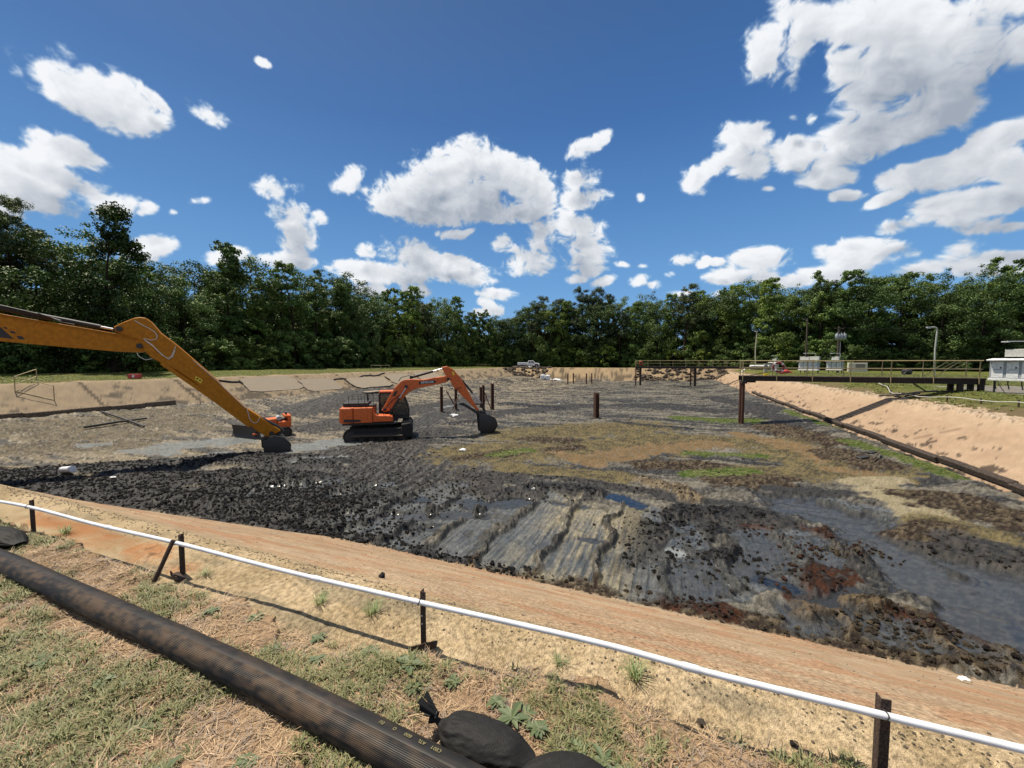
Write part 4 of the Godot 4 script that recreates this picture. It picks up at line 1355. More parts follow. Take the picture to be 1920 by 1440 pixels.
func make_hose() -> void:
	var root := thing("discharge_hose", "thick ribbed black hose lying across the grass, dusted with dry soil", "hose")
	var c := Curve3D.new()
	for p in [[-11.0, 1.1], [-7.0, 1.2], [-5.0, 1.235], [-4.24, 1.235], [-3.25, 1.225], [-2.27, 1.215], [-1.74, 1.205], [-1.26, 1.185], [-0.91, 1.17], [-0.3, 1.14], [0.3, 1.11], [2.0, 1.0], [4.5, 0.85]]:
		var q := plan(p[0], p[1], 0)
		c.add_point(Vector3(q.x, 0.08, q.z))
	for i in c.point_count:
		var d: Vector3 = (c.get_point_position(mini(i + 1, c.point_count - 1)) - c.get_point_position(maxi(i - 1, 0))) / 6.0
		c.set_point_in(i, -d)
		c.set_point_out(i, d)
	var pts := c.tessellate_even_length(6, 0.05)
	var vs := PackedVector3Array()
	var ns := PackedVector3Array()
	var cs := PackedColorArray()
	var sides := 150
	var rings := []
	var tint := []
	for i in pts.size():
		var dir: Vector3 = (pts[mini(i + 1, pts.size() - 1)] - pts[maxi(i - 1, 0)]).normalized()
		var s := dir.cross(Vector3.UP).normalized()   # towards the camera's side
		var ring := PackedVector3Array()
		var tc := PackedColorArray()
		for k in sides:
			var a := TAU * k / sides
			var band := cos(a - deg_to_rad(112.0)) > 0.86   # the smooth printed strip
			var r := 0.067 + (0.0 if band else 0.0009 * (1.0 if k % 2 == 0 else -1.0))
			r += 0.003 * N.b.get_noise_3d(pts[i].x * 1.2, a, pts[i].z * 1.2)
			ring.append(pts[i] + (s * cos(a) * 1.06 + Vector3.UP * sin(a) * 0.97) * r)
			var p := ring[k]
			var n: float = 0.6 * N.b.get_noise_3d(p.x * 1.6, p.y * 5.0, p.z * 1.6) + 0.55 * N.c.get_noise_3d(p.x * 0.9, p.y * 4.0, p.z * 0.9) + 0.9 * N.d.get_noise_3d(p.x, p.y, p.z)
			var dust := 0.75 * smoothstep(-0.45, 0.75, n - 0.1 + 0.25 * cos(a - deg_to_rad(60.0)))
			tc.append(Color(0.017, 0.017, 0.018).lerp(Color(0.16, 0.105, 0.062), dust * (0.2 if band else 0.62)))
		rings.append(ring)
		tint.append(tc)
	for i in pts.size() - 1:
		for k in sides:
			var k2 := (k + 1) % sides
			var q := [rings[i][k], rings[i][k2], rings[i + 1][k2], rings[i + 1][k]]
			var t := [tint[i][k], tint[i][k2], tint[i + 1][k2], tint[i + 1][k]]
			var n: Vector3 = (q[1] - q[0]).cross(q[3] - q[0]).normalized()
			var out: Vector3 = (q[0] - pts[i]).normalized()
			if n.dot(out) < 0.0:
				n = -n
			for e in ([0, 1, 2, 0, 2, 3] if (q[1] - q[0]).cross(q[3] - q[0]).dot(out) < 0.0 else [0, 2, 1, 0, 3, 2]):
				vs.append(q[e])
				cs.append(t[e])
				ns.append((n + out * 0.6).normalized())
	var hm := mat(Color.WHITE, 0.5, 0.0, null, 1.0, 0.0, 0.3)
	hm.vertex_color_use_as_albedo = true
	part("hose_body", raw(vs, ns, cs), hm, root)
	# the yellow print, upside down as seen from the grass
	var off := c.get_closest_offset(Vector3(plan(-0.78, 1.17, 0).x, 0.08, plan(-0.78, 1.17, 0).z))
	for word in ["CE01", "ATL", "600", "O", "EU"]:
		var tm := TextMesh.new()
		tm.text = word
		tm.font_size = 26
		tm.pixel_size = 0.0008
		tm.depth = 0.0008
		var f := SystemFont.new()
		f.font_names = PackedStringArray(["Droid Sans"])
		tm.font = f
		var p := c.sample_baked(off)
		var dir := (c.sample_baked(off + 0.05) - p).normalized()
		var s := dir.cross(Vector3.UP).normalized()
		var a := deg_to_rad(104.0)
		var up := s * cos(a) + Vector3.UP * sin(a)
		var o := MeshInstance3D.new()
		o.name = "lettering"
		o.mesh = tm
		o.material_override = M.letter
		root.add_child(o, true)
		o.transform = Transform3D(Basis(-dir, (-dir).cross(up).normalized() * -1.0, up), p + up * 0.0685)
		off -= 0.066


func sack(sd: int, size: Vector3, neck: bool) -> ArrayMesh:
	# a filled film bag: slumped, with creases running out from its tied end
	var n := noise(1.0, 3, sd)
	var rows := 44
	var cols := 60
	var g := []
	for i in rows + 1:
		var t := i / float(rows)
		var x := (t - 0.5) * size.x
		var fat := pow(clampf(sin(PI * clampf(t * 0.96 + 0.02, 0, 1)), 0, 1), 0.5)
		if neck and t < 0.2:
			fat = lerpf(0.13, fat, smoothstep(0.04, 0.2, t))
		if neck and t < 0.045:
			fat = lerpf(0.34, 0.13, t / 0.045)
		var ring := PackedVector3Array()
		for k in cols:
			var a := TAU * k / cols
			var cr := smoothstep(0.6, 0.04, t) if neck else smoothstep(0.4, 0.0, t)
			cr = maxf(cr, smoothstep(0.62, 1.0, t))
			var w := 1.0 + 0.07 * n.get_noise_3d(x * 9.0, cos(a) * 1.5, sin(a) * 1.5) + cr * (0.09 * sin(a * 9.0 + 5.0 * n.get_noise_2d(x * 6.0, cos(a) * 2.0)) + 0.22 * n.get_noise_3d(x * 4.0 + 7.0, cos(a) * 5.0, sin(a) * 5.0)) * clampf(fat, 0.35, 1.0)
			w -= 0.05 * pow(absf(n.get_noise_3d(x * 14.0, cos(a) * 2.0 + 9.0, sin(a) * 2.0)), 0.5) * (1.0 - cr * 0.5)
			var y := sin(a) * size.y * 0.5 * fat * w * (1.0 - 0.75 * smoothstep(0.8, 1.0, t))
			var z := cos(a) * size.z * 0.5 * fat * w
			y = maxf(y, -size.y * 0.36 * maxf(fat, 0.3))
			ring.append(Vector3(x, y + size.y * 0.36 + (0.03 if neck and t < 0.12 else 0.0) * (1.0 - t / 0.12), z))
		g.append(ring)
	var st := begin()
	st.set_smooth_group(1)
	for i in rows:
		for k in cols:
			var k2 := (k + 1) % cols
			quad(st, g[i][k], g[i][k2], g[i + 1][k2], g[i + 1][k], Vector3((i / float(rows) - 0.5) * size.x, size.y * 0.36, 0))
	return done(st)


func make_bags() -> void:
	var bm: StandardMaterial3D = M.bag
	var a := thing("sandbag", "filled black plastic sandbag with gathered neck, against the ribbed hose", "sandbag", plan(-0.67, 1.335, 0.03), ALONG + 0.02, "black sandbags along the hose")
	part("bag_body", sack(3, Vector3(0.45, 0.125, 0.19), true), bm, a)
	var fr := begin()
	fr.set_smooth_group(1)
	for k in 9:   # the frilled end past the tie
		var t := TAU * k / 9.0
		var t2 := TAU * (k + 1) / 9.0
		var r := 0.036 + 0.012 * (k % 2)
		var r2 := 0.036 + 0.012 * ((k + 1) % 2)
		quad(fr, Vector3(-0.2, 0.085 + 0.012 * sin(t), 0.012 * cos(t)), Vector3(-0.2, 0.085 + 0.012 * sin(t2), 0.012 * cos(t2)), Vector3(-0.265 - 0.01 * (k % 2), 0.115 + r2 * sin(t2), r2 * cos(t2)), Vector3(-0.265 - 0.01 * (k % 2), 0.115 + r * sin(t), r * cos(t)), Vector3(-0.23, 0.1, 0))
	part("frill", done(fr), bm, a)
	part("tie", tube_mesh([Vector3(-0.203, 0.085, 0.014), Vector3(-0.203, 0.099, 0), Vector3(-0.203, 0.085, -0.014), Vector3(-0.203, 0.071, 0), Vector3(-0.203, 0.085, 0.014)], 0.004, 6), M.steel, a)
	var b := thing("sandbag", "rounded black sandbag at the bottom edge, right of the tied sandbag", "sandbag", plan(-0.3, 1.31, 0.02), ALONG + 0.25, "black sandbags along the hose")
	part("bag_body", sack(8, Vector3(0.36, 0.13, 0.22), false), bm, b)
	var d := thing("sandbag", "smooth black sandbag behind the far end of the ribbed hose", "sandbag", plan(-5.32, 1.385, 0.03), ALONG + 0.1, "black sandbags along the hose")
	part("bag_body", sack(5, Vector3(0.66, 0.17, 0.26), false), bm, d)


# ---------------------------------------------------------------- machines
func track_outline(len: float, h: float) -> Array:
	var out := []
	var r := h / 2
	for k in 9:
		var a := PI / 2 - PI * k / 8.0
		out.append(Vector2(len / 2 - r + cos(a) * r, r + sin(a) * r))
	for k in 9:
		var a := -PI / 2 - PI * k / 8.0
		out.append(Vector2(-len / 2 + r + cos(a) * r, r + sin(a) * r))
	return out


func crawler(root: Node3D, k: float, len: float, h: float, wide: float, gauge: float) -> void:
	for s in [-1, 1]:
		var st := begin()
		prism(st, track_outline(len, h), s * gauge / 2 - wide / 2, s * gauge / 2 + wide / 2, 0.03)
		var tr := part("track", done(st), M.muddy, root)
		tr.scale = Vector3.ONE * k
		var sh := begin()
		var ol := track_outline(len, h)
		for i in ol.size():   # the shoes' grousers
			var a: Vector2 = ol[i]
			var b: Vector2 = ol[(i + 1) % ol.size()]
			var m := maxi(1, int(a.distance_to(b) / 0.17))
			for e in m:
				var p := a.lerp(b, (e + 0.5) / m)
				var ang := (b - a).angle()
				box(sh, Vector3(p.x, p.y, s * gauge / 2), Vector3(0.05, 0.06, wide * 1.04), Basis(Vector3(0, 0, 1), ang), 0.008)
		part("track_shoes", done(sh), M.muddy, tr)
		var rl := begin()
		for x in [-len * 0.5 + h * 0.5, -len * 0.22, -len * 0.07, len * 0.07, len * 0.22, len * 0.5 - h * 0.5]:
			var r := h * 0.36 if absf(x) > len * 0.3 else h * 0.2
			tube(rl, [Vector3(x, h * 0.5 if absf(x) > len * 0.3 else h * 0.26, s * (gauge / 2 + wide * 0.46)), Vector3(x, h * 0.5 if absf(x) > len * 0.3 else h * 0.26, s * (gauge / 2 + wide * 0.56))], r, 14)
		box(rl, Vector3(0, h * 0.52, s * (gauge / 2 + wide * 0.5)), Vector3(len * 0.62, h * 0.3, wide * 0.08))
		part("rollers", done(rl), M.steel, tr)
	var cb := begin()
	box(cb, Vector3(0, h * 0.75, 0), Vector3(1.5, 0.35, gauge), Basis(), 0.03)
	tube(cb, [Vector3(0, h * 0.8, 0), Vector3(0, h * 1.32, 0)], 0.62, 20)
	var o := part("undercarriage", done(cb), M.muddy, root)
	o.scale = Vector3.ONE * k


func put(called: String, st: SurfaceTool, m: Material, root: Node3D, k := 1.0) -> MeshInstance3D:
	var o := part(called, done(st), m, root)
	o.scale = Vector3.ONE * k
	return o


func upper(root: Node3D, k: float, paint: Material) -> void:
	# engine house, counterweight, cab: x forward, z to the machine's right
	var s := begin()
	prism(s, [Vector2(-1.95, 1.22), Vector2(-1.92, 1.95), Vector2(-1.84, 2.0), Vector2(-1.2, 2.0), Vector2(-1.2, 1.13), Vector2(-1.7, 1.1), Vector2(-1.88, 1.12)], -1.12, 1.12, 0.06)
	put("counterweight", s, paint, root, k)
	s = begin()
	prism(s, [Vector2(-1.19, 1.13), Vector2(-1.19, 1.985), Vector2(-0.19, 1.985), Vector2(-0.19, 1.13)], -1.15, 1.15, 0.03)
	put("engine_house", s, paint, root, k)
	s = begin()
	prism(s, [Vector2(-0.18, 1.16), Vector2(-0.18, 1.72), Vector2(-0.08, 1.6), Vector2(0.1, 1.53), Vector2(0.72, 1.5), Vector2(0.86, 1.42), Vector2(0.88, 1.16)], 0.42, 1.15, 0.03)
	put("side_box", s, paint, root, k)
	s = begin()
	box(s, Vector3(-0.35, 1.06, 0), Vector3(2.9, 0.14, 2.1), Basis(), 0.02)
	put("deck_frame", s, M.steel, root, k)
	s = begin()
	prism(s, [Vector2(-1.72, 1.2), Vector2(-1.66, 1.36), Vector2(-0.82, 1.32), Vector2(-0.8, 1.24), Vector2(-0.9, 1.2)], 1.152, 1.165)
	put("side_vent", s, M.steel, root, k)
	for x in [-1.19, -0.185]:
		s = begin()
		box(s, Vector3(x, 1.55, 1.152), Vector3(0.014, 0.82, 0.008), Basis(), 0.001)
		put("panel_seam", s, M.steel, root, k)
	s = begin()
	box(s, Vector3(-1.1, 2.12, 0.1), Vector3(1.35, 0.26, 1.5), Basis(), 0.04)
	box(s, Vector3(-0.3, 2.05, 0.4), Vector3(0.45, 0.14, 0.9), Basis(), 0.03)
	put("engine_hood", s, M.steel, root, k)
	s = begin()
	box(s, Vector3(-1.0, 2.262, 0.3), Vector3(0.9, 0.02, 0.6), Basis(), 0.004)
	put("hood_grille", s, M.steel, root, k)
	s = begin()
	tube(s, [Vector3(-0.55, 2.2, 0.1), Vector3(-0.55, 2.62, 0.1), Vector3(-0.62, 2.72, 0.1)], 0.05, 10)
	put("exhaust_pipe", s, M.steel, root, k)
	s = begin()
	for z in [0.95, -0.2]:
		tube(s, [Vector3(-1.45, 2.0, z), Vector3(-1.45, 2.62, z), Vector3(-0.95, 2.62, z), Vector3(-0.95, 2.0, z)], 0.018, 6)
	tube(s, [Vector3(-0.6, 2.0, 1.02), Vector3(-0.6, 2.7, 1.02), Vector3(-0.15, 2.7, 1.02), Vector3(-0.15, 1.9, 1.02)], 0.018, 6)
	tube(s, [Vector3(0.75, 1.5, 1.02), Vector3(0.75, 1.95, 1.02), Vector3(0.4, 1.95, 1.02), Vector3(0.4, 1.5, 1.02)], 0.018, 6)
	put("handrail", s, M.steel, root, k)
	# cab
	var side := [Vector2(0.06, 1.15), Vector2(0.04, 2.56), Vector2(0.12, 2.66), Vector2(1.2, 2.66), Vector2(1.48, 2.4), Vector2(1.72, 1.7), Vector2(1.72, 1.15)]
	s = begin()
	for i in side.size():
		var a: Vector2 = side[i]
		var b: Vector2 = side[(i + 1) % side.size()]
		for z in [-1.15, -0.3]:
			tube(s, [Vector3(a.x, a.y, z), Vector3(b.x, b.y, z)], 0.045, 6)
	for q in [Vector2(0.06, 1.2), Vector2(0.04, 2.56), Vector2(1.2, 2.66), Vector2(1.72, 1.7), Vector2(1.72, 1.15)]:
		tube(s, [Vector3(q.x, q.y, -1.15), Vector3(q.x, q.y, -0.3)], 0.045, 6)
	tube(s, [Vector3(0.75, 1.15, -0.3), Vector3(0.75, 2.66, -0.3)], 0.04, 6)
	tube(s, [Vector3(0.75, 1.15, -1.15), Vector3(0.75, 2.66, -1.15)], 0.04, 6)
	box(s, Vector3(0.89, 1.2, -0.725), Vector3(1.68, 0.2, 0.86), Basis(), 0.02)
	box(s, Vector3(0.4, 1.42, -0.3), Vector3(0.68, 0.45, 0.03), Basis(), 0.005)
	var cab := put("cab", s, M.steel, root, k)
	s = begin()
	box(s, Vector3(0.6, 1.6, -0.72), Vector3(0.5, 0.16, 0.5), Basis(), 0.05)
	box(s, Vector3(0.38, 1.98, -0.72), Vector3(0.14, 0.7, 0.48), Basis(Vector3.FORWARD, -0.12), 0.05)
	part("seat", done(s), M.steel, cab)
	for g in [[[0.11, 1.7], [0.1, 2.58], [0.7, 2.6], [0.7, 1.7]], [[0.8, 1.3], [0.8, 2.6], [1.2, 2.6], [1.44, 2.38], [1.66, 1.7], [1.66, 1.3]]]:
		for z in [-0.3, -1.15]:
			var pl := []
			for q in g:
				pl.append(Vector2(q[0], q[1]))
			part("side_window", prism_mesh(pl, z - 0.004, z + 0.004), M.glass, cab)
	s = begin()
	for q in [[1.72, 1.2, 1.72, 1.7], [1.72, 1.72, 1.5, 2.36], [1.47, 2.42, 1.2, 2.64]]:
		var a := Vector3(q[0], q[1], -0.725)
		var b := Vector3(q[2], q[3], -0.725)
		box(s, (a + b) * 0.5, Vector3((b - a).length() * 0.94, 0.008, 0.78), Basis(Vector3(0, 0, 1), Vector2(q[2] - q[0], q[3] - q[1]).angle()), 0.001)
	part("windscreen", done(s), M.glass, cab)
	s = begin()
	prism(s, [Vector2(0.02, 2.68), Vector2(0.06, 2.8), Vector2(1.15, 2.8), Vector2(1.28, 2.7), Vector2(1.22, 2.68)], -1.18, -0.27, 0.03)
	part("cab_roof", done(s), paint, cab)


func cylinder(root: Node3D, a: Vector3, b: Vector3, share: float, r: float, called := "hydraulic_cylinder") -> void:
	var m := a.lerp(b, share)
	var o := part(called, tube_mesh([a, m], r, 12), M.steel, root)
	part("piston_rod", tube_mesh([m, b], r * 0.55, 10), M.rod, o)
	var e := begin()
	for p in [a, b]:
		tube(e, [p + Vector3(0, 0, -r * 1.2), p + Vector3(0, 0, r * 1.2)], r * 1.15, 10)
	part("pin", done(e), M.steel, o)


func scoop(called: String, root: Node3D, outline: Array, wide: float, zc: float, teeth: int) -> void:
	# outline: from the hinge side over the back to the cutting edge
	var s := begin()
	s.set_smooth_group(1)
	for i in outline.size() - 1:
		var a: Vector2 = outline[i]
		var b: Vector2 = outline[i + 1]
		var d := (b - a).normalized()
		var n := Vector2(-d.y, d.x) * 0.035
		for t in [0.0, 1.0]:
			var in_pt := a - n if t == 0.0 else a + n
			quad(s, Vector3(a.x + n.x * t, a.y + n.y * t, zc - wide / 2), Vector3(b.x + n.x * t, b.y + n.y * t, zc - wide / 2), Vector3(b.x + n.x * t, b.y + n.y * t, zc + wide / 2), Vector3(a.x + n.x * t, a.y + n.y * t, zc + wide / 2), Vector3(in_pt.x, in_pt.y, zc) if t == 0.0 else Vector3(a.x - n.x, a.y - n.y, zc))
	for sd in [-1, 1]:
		prism(s, outline, zc + sd * wide / 2 - 0.02, zc + sd * wide / 2 + 0.02, 0.004)
	var o := part(called, done(s), M.steel, root)
	var e: Vector2 = outline[outline.size() - 1]
	var p: Vector2 = outline[outline.size() - 2]
	var dir := (e - p).normalized()
	for i in teeth:
		var z := zc - wide / 2 + wide * (i + 0.5) / teeth
		var q := begin()
		prism(q, [e - dir * 0.12 + Vector2(-dir.y, dir.x) * 0.04, e + dir * 0.16, e - dir * 0.12 - Vector2(-dir.y, dir.x) * 0.04], z - 0.04, z + 0.04)
		part("tooth", done(q), M.rod if i % 2 == 0 else M.steel, o)
	var edge := begin()
	box(edge, Vector3(e.x, e.y, zc), Vector3(0.16, 0.03, wide), Basis(Vector3(0, 0, 1), dir.angle()), 0.004)
	part("cutting_edge", done(edge), M.rod, o)


func text_plate(root: Node3D, word: String, at: Vector3, turn: float, size: float, m: Material) -> void:
	var tm := TextMesh.new()
	tm.text = word
	tm.font_size = 32
	tm.pixel_size = size / 32.0
	tm.depth = 0.006
	var f := SystemFont.new()
	f.font_names = PackedStringArray(["Droid Sans"])
	f.font_weight = 700
	tm.font = f
	part("lettering", tm, m, root, at, Vector3(0, 0, turn))


func make_diggers() -> void:
	# the orange excavator in the middle of the basin
	var at := Vector3(-7.87, 0, -22.77)
	at.y = surface_y(at.x, 22.77) - 0.12
	var ex := thing("excavator", "orange excavator with arched boom, bucket resting on the crust at its right", "excavator", at, 0.235)
	crawler(ex, 1.0, 3.5, 0.78, 0.55, 1.9)
	upper(ex, 1.0, M.orange)
	var s := begin()
	box(s, Vector3(0.05, 0.42, 1.36), Vector3(2.75, 0.06, 0.3), Basis(Vector3.FORWARD, 0.02), 0.01)
	put("step_plank", s, M.wood, ex)
	s = begin()
	prism(s, [Vector2(1.3, 0.3), Vector2(1.36, 1.0), Vector2(1.85, 1.08), Vector2(1.98, 0.85), Vector2(1.95, 0.25)], -1.3, 1.3, 0.03)
	put("mud_guard", s, M.muddy, ex)
	s = begin()
	prism(s, [Vector2(0.24, 1.73), Vector2(0.65, 2.48), Vector2(0.97, 3.02), Vector2(1.3, 3.35), Vector2(1.51, 3.46), Vector2(1.89, 3.51), Vector2(2.59, 3.48), Vector2(3.46, 3.62), Vector2(4.0, 3.68), Vector2(4.13, 3.51), Vector2(4.05, 3.35), Vector2(3.56, 3.21), Vector2(2.92, 3.1), Vector2(2.16, 2.94), Vector2(1.78, 2.75), Vector2(1.46, 2.43), Vector2(0.97, 2.0), Vector2(0.65, 1.67), Vector2(0.38, 1.62)], 0.0, 0.42, 0.025)
	var boom := put("boom", s, M.orange, ex)
	s = begin()
	prism(s, [Vector2(2.36, 3.2), Vector2(2.34, 3.36), Vector2(3.24, 3.45), Vector2(3.36, 3.33), Vector2(3.3, 3.27)], 0.42, 0.426)
	part("name_plate", done(s), M.steel, boom)
	text_plate(boom, "DEVELON", Vector3(2.83, 3.325, 0.428), 0.075, 0.165, M.white)
	s = begin()
	prism(s, [Vector2(0.82, 2.5), Vector2(0.98, 2.8), Vector2(1.16, 2.86), Vector2(1.02, 2.56)], 0.42, 0.426)
	part("emblem", done(s), M.steel, boom)
	for p in [Vector2(1.62, 3.1), Vector2(4.06, 3.5), Vector2(0.42, 1.76)]:
		part("pin", tube_mesh([Vector3(p.x, p.y, -0.06), Vector3(p.x, p.y, 0.48)], 0.09, 12), M.steel, boom)
	s = begin()
	tube(s, [Vector3(1.2, 3.4, 0.34), Vector3(1.35, 3.62, 0.34), Vector3(1.75, 3.72, 0.3), Vector3(2.1, 3.66, 0.28)], 0.025, 6)
	tube(s, [Vector3(4.05, 3.2, 0.44), Vector3(4.2, 2.95, 0.46), Vector3(4.5, 2.86, 0.46), Vector3(4.85, 2.98, 0.44)], 0.022, 6)
	tube(s, [Vector3(0.5, 1.9, 0.46), Vector3(0.85, 2.3, 0.47), Vector3(1.3, 2.62, 0.47)], 0.02, 6)
	part("hose", done(s), M.hoseblack, boom)
	s = begin()
	prism(s, [Vector2(3.7, 4.21), Vector2(4.0, 4.27), Vector2(4.37, 4.08), Vector2(4.86, 3.51), Vector2(4.97, 3.29), Vector2(5.29, 2.7), Vector2(5.62, 2.05), Vector2(5.91, 1.62), Vector2(5.83, 1.51), Vector2(5.51, 1.84), Vector2(4.97, 2.38), Vector2(4.59, 2.81), Vector2(4.37, 3.02), Vector2(4.16, 3.46), Vector2(3.86, 3.83)], 0.05, 0.37, 0.025)
	var arm := put("stick", s, M.orange, ex)
	s = begin()
	prism(s, [Vector2(4.28, 3.9), Vector2(4.36, 3.97), Vector2(4.46, 3.76), Vector2(4.38, 3.7)], 0.37, 0.376)
	part("sticker", done(s), M.sticker, arm)
	s = begin()
	prism(s, [Vector2(4.55, 2.02), Vector2(4.97, 2.05), Vector2(5.9, 1.45), Vector2(6.0, 1.3), Vector2(5.85, 1.28), Vector2(5.1, 1.78)], 0.02, 0.4, 0.02)
	put("thumb", s, M.steel, ex)
	for z in [-0.12, 0.54]:
		cylinder(ex, Vector3(0.62, 1.45, z), Vector3(1.66, 3.08, z), 0.6, 0.06, "boom_cylinder")
	cylinder(ex, Vector3(1.9, 3.6, 0.21), Vector3(3.8, 4.14, 0.21), 0.68, 0.075, "stick_cylinder")
	cylinder(ex, Vector3(4.92, 3.38, 0.21), Vector3(6.06, 2.0, 0.21), 0.55, 0.065, "bucket_cylinder")
	s = begin()
	for z in [0.0, 0.42]:
		tube(s, [Vector3(6.06, 2.0, z), Vector3(5.74, 1.92, z)], 0.05, 6)
		tube(s, [Vector3(6.06, 2.0, z), Vector3(6.3, 1.45, z)], 0.06, 6)
	box(s, Vector3(6.15, 1.32, 0.21), Vector3(0.62, 0.3, 0.5), Basis(Vector3(0, 0, 1), -0.5), 0.04)
	put("bucket_linkage", s, M.steel, ex)
	scoop("bucket", ex, [Vector2(5.86, 1.32), Vector2(6.45, 1.3), Vector2(6.85, 1.05), Vector2(7.0, 0.66), Vector2(6.82, 0.32), Vector2(6.4, 0.14), Vector2(5.95, 0.16)], 1.05, 0.21, 5)

	# the yellow long-reach excavator working from the left bank
	var yx := thing("excavator", "yellow long-reach excavator, its boom and stick reaching in from the left", "excavator", Vector3(-22.45, -0.1, -11.27), 0.617)
	crawler(yx, 1.25, 3.7, 0.8, 0.6, 2.0)
	upper(yx, 1.25, M.yellow)
	s = begin()
	prism(s, [Vector2(0.3, 2.0), Vector2(1.2, 3.3), Vector2(2.3, 3.95), Vector2(3.4, 3.8), Vector2(4.95, 3.46), Vector2(5.69, 3.28), Vector2(6.77, 3.10), Vector2(7.90, 2.87), Vector2(8.40, 2.77), Vector2(8.76, 2.63), Vector2(8.87, 2.33), Vector2(8.74, 2.13), Vector2(8.54, 2.10), Vector2(7.83, 2.13), Vector2(6.52, 2.27), Vector2(5.12, 2.43), Vector2(3.6, 2.62), Vector2(2.6, 2.62), Vector2(1.5, 2.2), Vector2(0.7, 1.7)], -0.29, 0.29, 0.03)
	boom = put("boom", s, M.yellow, yx)
	s = begin()
	for off in [0.0, 0.06]:
		tube(s, [Vector3(4.0, 3.63 - off, 0.305), Vector3(4.95, 3.42 - off, 0.305), Vector3(6.76, 3.06 - off, 0.305), Vector3(7.90, 2.83 - off, 0.305), Vector3(8.5, 2.68 - off, 0.305)], 0.018, 6)
	part("grease_line", done(s), M.yellow, boom)
	for g in [[Vector2(4.4, 3.0), Vector2(4.93, 2.99), Vector2(5.00, 2.97), Vector2(5.31, 2.53), Vector2(4.91, 2.59), Vector2(4.3, 2.68)], [Vector2(5.07, 2.95), Vector2(5.15, 2.95), Vector2(5.19, 2.89), Vector2(5.11, 2.89)], [Vector2(5.21, 2.82), Vector2(5.32, 2.81), Vector2(5.37, 2.73), Vector2(5.26, 2.73)], [Vector2(5.37, 2.65), Vector2(5.50, 2.64), Vector2(5.57, 2.52), Vector2(5.42, 2.53)]]:
		part("emblem_block", prism_mesh(g, 0.29, 0.296), M.steel, boom)
	s = begin()
	tube(s, [Vector3(3.9, 4.0, 0.1), Vector3(5.0, 3.72, 0.1), Vector3(5.51, 3.58, 0.12), Vector3(5.95, 3.46, 0.12), Vector3(6.45, 3.26, 0.16)], 0.035, 8)
	tube(s, [Vector3(3.9, 3.9, 0.0), Vector3(5.1, 3.62, 0.0), Vector3(5.6, 3.4, 0.0), Vector3(6.2, 3.3, -0.05)], 0.03, 8)
	tube(s, [Vector3(5.9, 3.5, 0.2), Vector3(6.2, 3.38, 0.24), Vector3(6.49, 3.2, 0.24), Vector3(6.8, 3.14, 0.2)], 0.022, 6)
	part("hose", done(s), M.hoseblack, boom)
	s = begin()
	tube(s, [Vector3(8.52, 2.1, 0.25), Vector3(8.55, 1.98, 0.29), Vector3(8.61, 1.91, 0.31), Vector3(8.77, 1.79, 0.31), Vector3(8.98, 1.85, 0.28)], 0.014, 6)
	part("hose", done(s), M.hosepale, boom)
	cylinder(yx, Vector3(4.6, 3.72, 0.0), Vector3(7.92, 3.0, 0.0), 0.86, 0.085, "stick_cylinder")
	for z in [-0.45, 0.45]:
		cylinder(yx, Vector3(0.9, 1.6, z), Vector3(2.6, 3.2, z), 0.6, 0.085, "boom_cylinder")
	s = begin()
	prism(s, [Vector2(7.89, 3.11), Vector2(8.19, 3.32), Vector2(8.51, 3.50), Vector2(8.67, 3.54), Vector2(8.84, 3.52), Vector2(8.99, 3.37), Vector2(9.27, 2.93), Vector2(9.77, 2.44), Vector2(11.15, 0.85), Vector2(11.28, 0.60), Vector2(12.17, -0.46), Vector2(12.68, -0.89), Vector2(13.49, -1.65), Vector2(13.29, -1.76), Vector2(12.96, -1.93), Vector2(12.51, -1.55), Vector2(12.09, -1.14), Vector2(11.53, -0.56), Vector2(10.93, 0.09), Vector2(10.25, 0.87), Vector2(9.73, 1.35), Vector2(8.98, 1.86), Vector2(8.72, 2.18), Vector2(8.64, 2.57), Vector2(8.24, 2.77), Vector2(7.94, 2.91)], -0.24, 0.33, 0.03)
	arm = put("stick", s, M.yellow, yx)
	s = begin()
	for h in [[Vector2(8.51, 3.39), Vector2(8.74, 3.21), Vector2(8.95, 3.08), Vector2(9.1, 2.95), Vector2(9.18, 2.79), Vector2(9.14, 2.66), Vector2(9.0, 2.6), Vector2(8.76, 2.66)], [Vector2(8.76, 2.63), Vector2(9.00, 2.42), Vector2(9.24, 2.09), Vector2(9.4, 1.9), Vector2(9.51, 1.86), Vector2(9.6, 1.97), Vector2(9.67, 2.15), Vector2(9.75, 2.38)], [Vector2(8.8, 2.58), Vector2(9.03, 2.36), Vector2(9.28, 2.02), Vector2(9.5, 1.82), Vector2(9.62, 1.92), Vector2(9.72, 2.2)], [Vector2(12.00, -0.30), Vector2(12.15, -0.43), Vector2(12.2, -0.66), Vector2(12.24, -0.91), Vector2(12.3, -1.05), Vector2(12.38, -1.14), Vector2(12.47, -1.16), Vector2(12.54, -1.13), Vector2(12.6, -1.03), Vector2(12.65, -0.91)]]:
		var q := []
		for p in h:
			q.append(Vector3(p.x, p.y, 0.35))
		tube(s, q, 0.015, 6)
	tube(s, [Vector3(9.77, 2.38, 0.3), Vector3(11.1, 0.86, 0.345), Vector3(12.1, -0.42, 0.345)], 0.014, 6)
	part("hose", done(s), M.hosepale, arm)
	s = begin()
	prism(s, [Vector2(10.37, 1.10), Vector2(10.59, 0.91), Vector2(10.52, 0.77), Vector2(10.32, 0.96)], 0.33, 0.336)
	part("sticker", done(s), M.sticker, arm)
	s = begin()
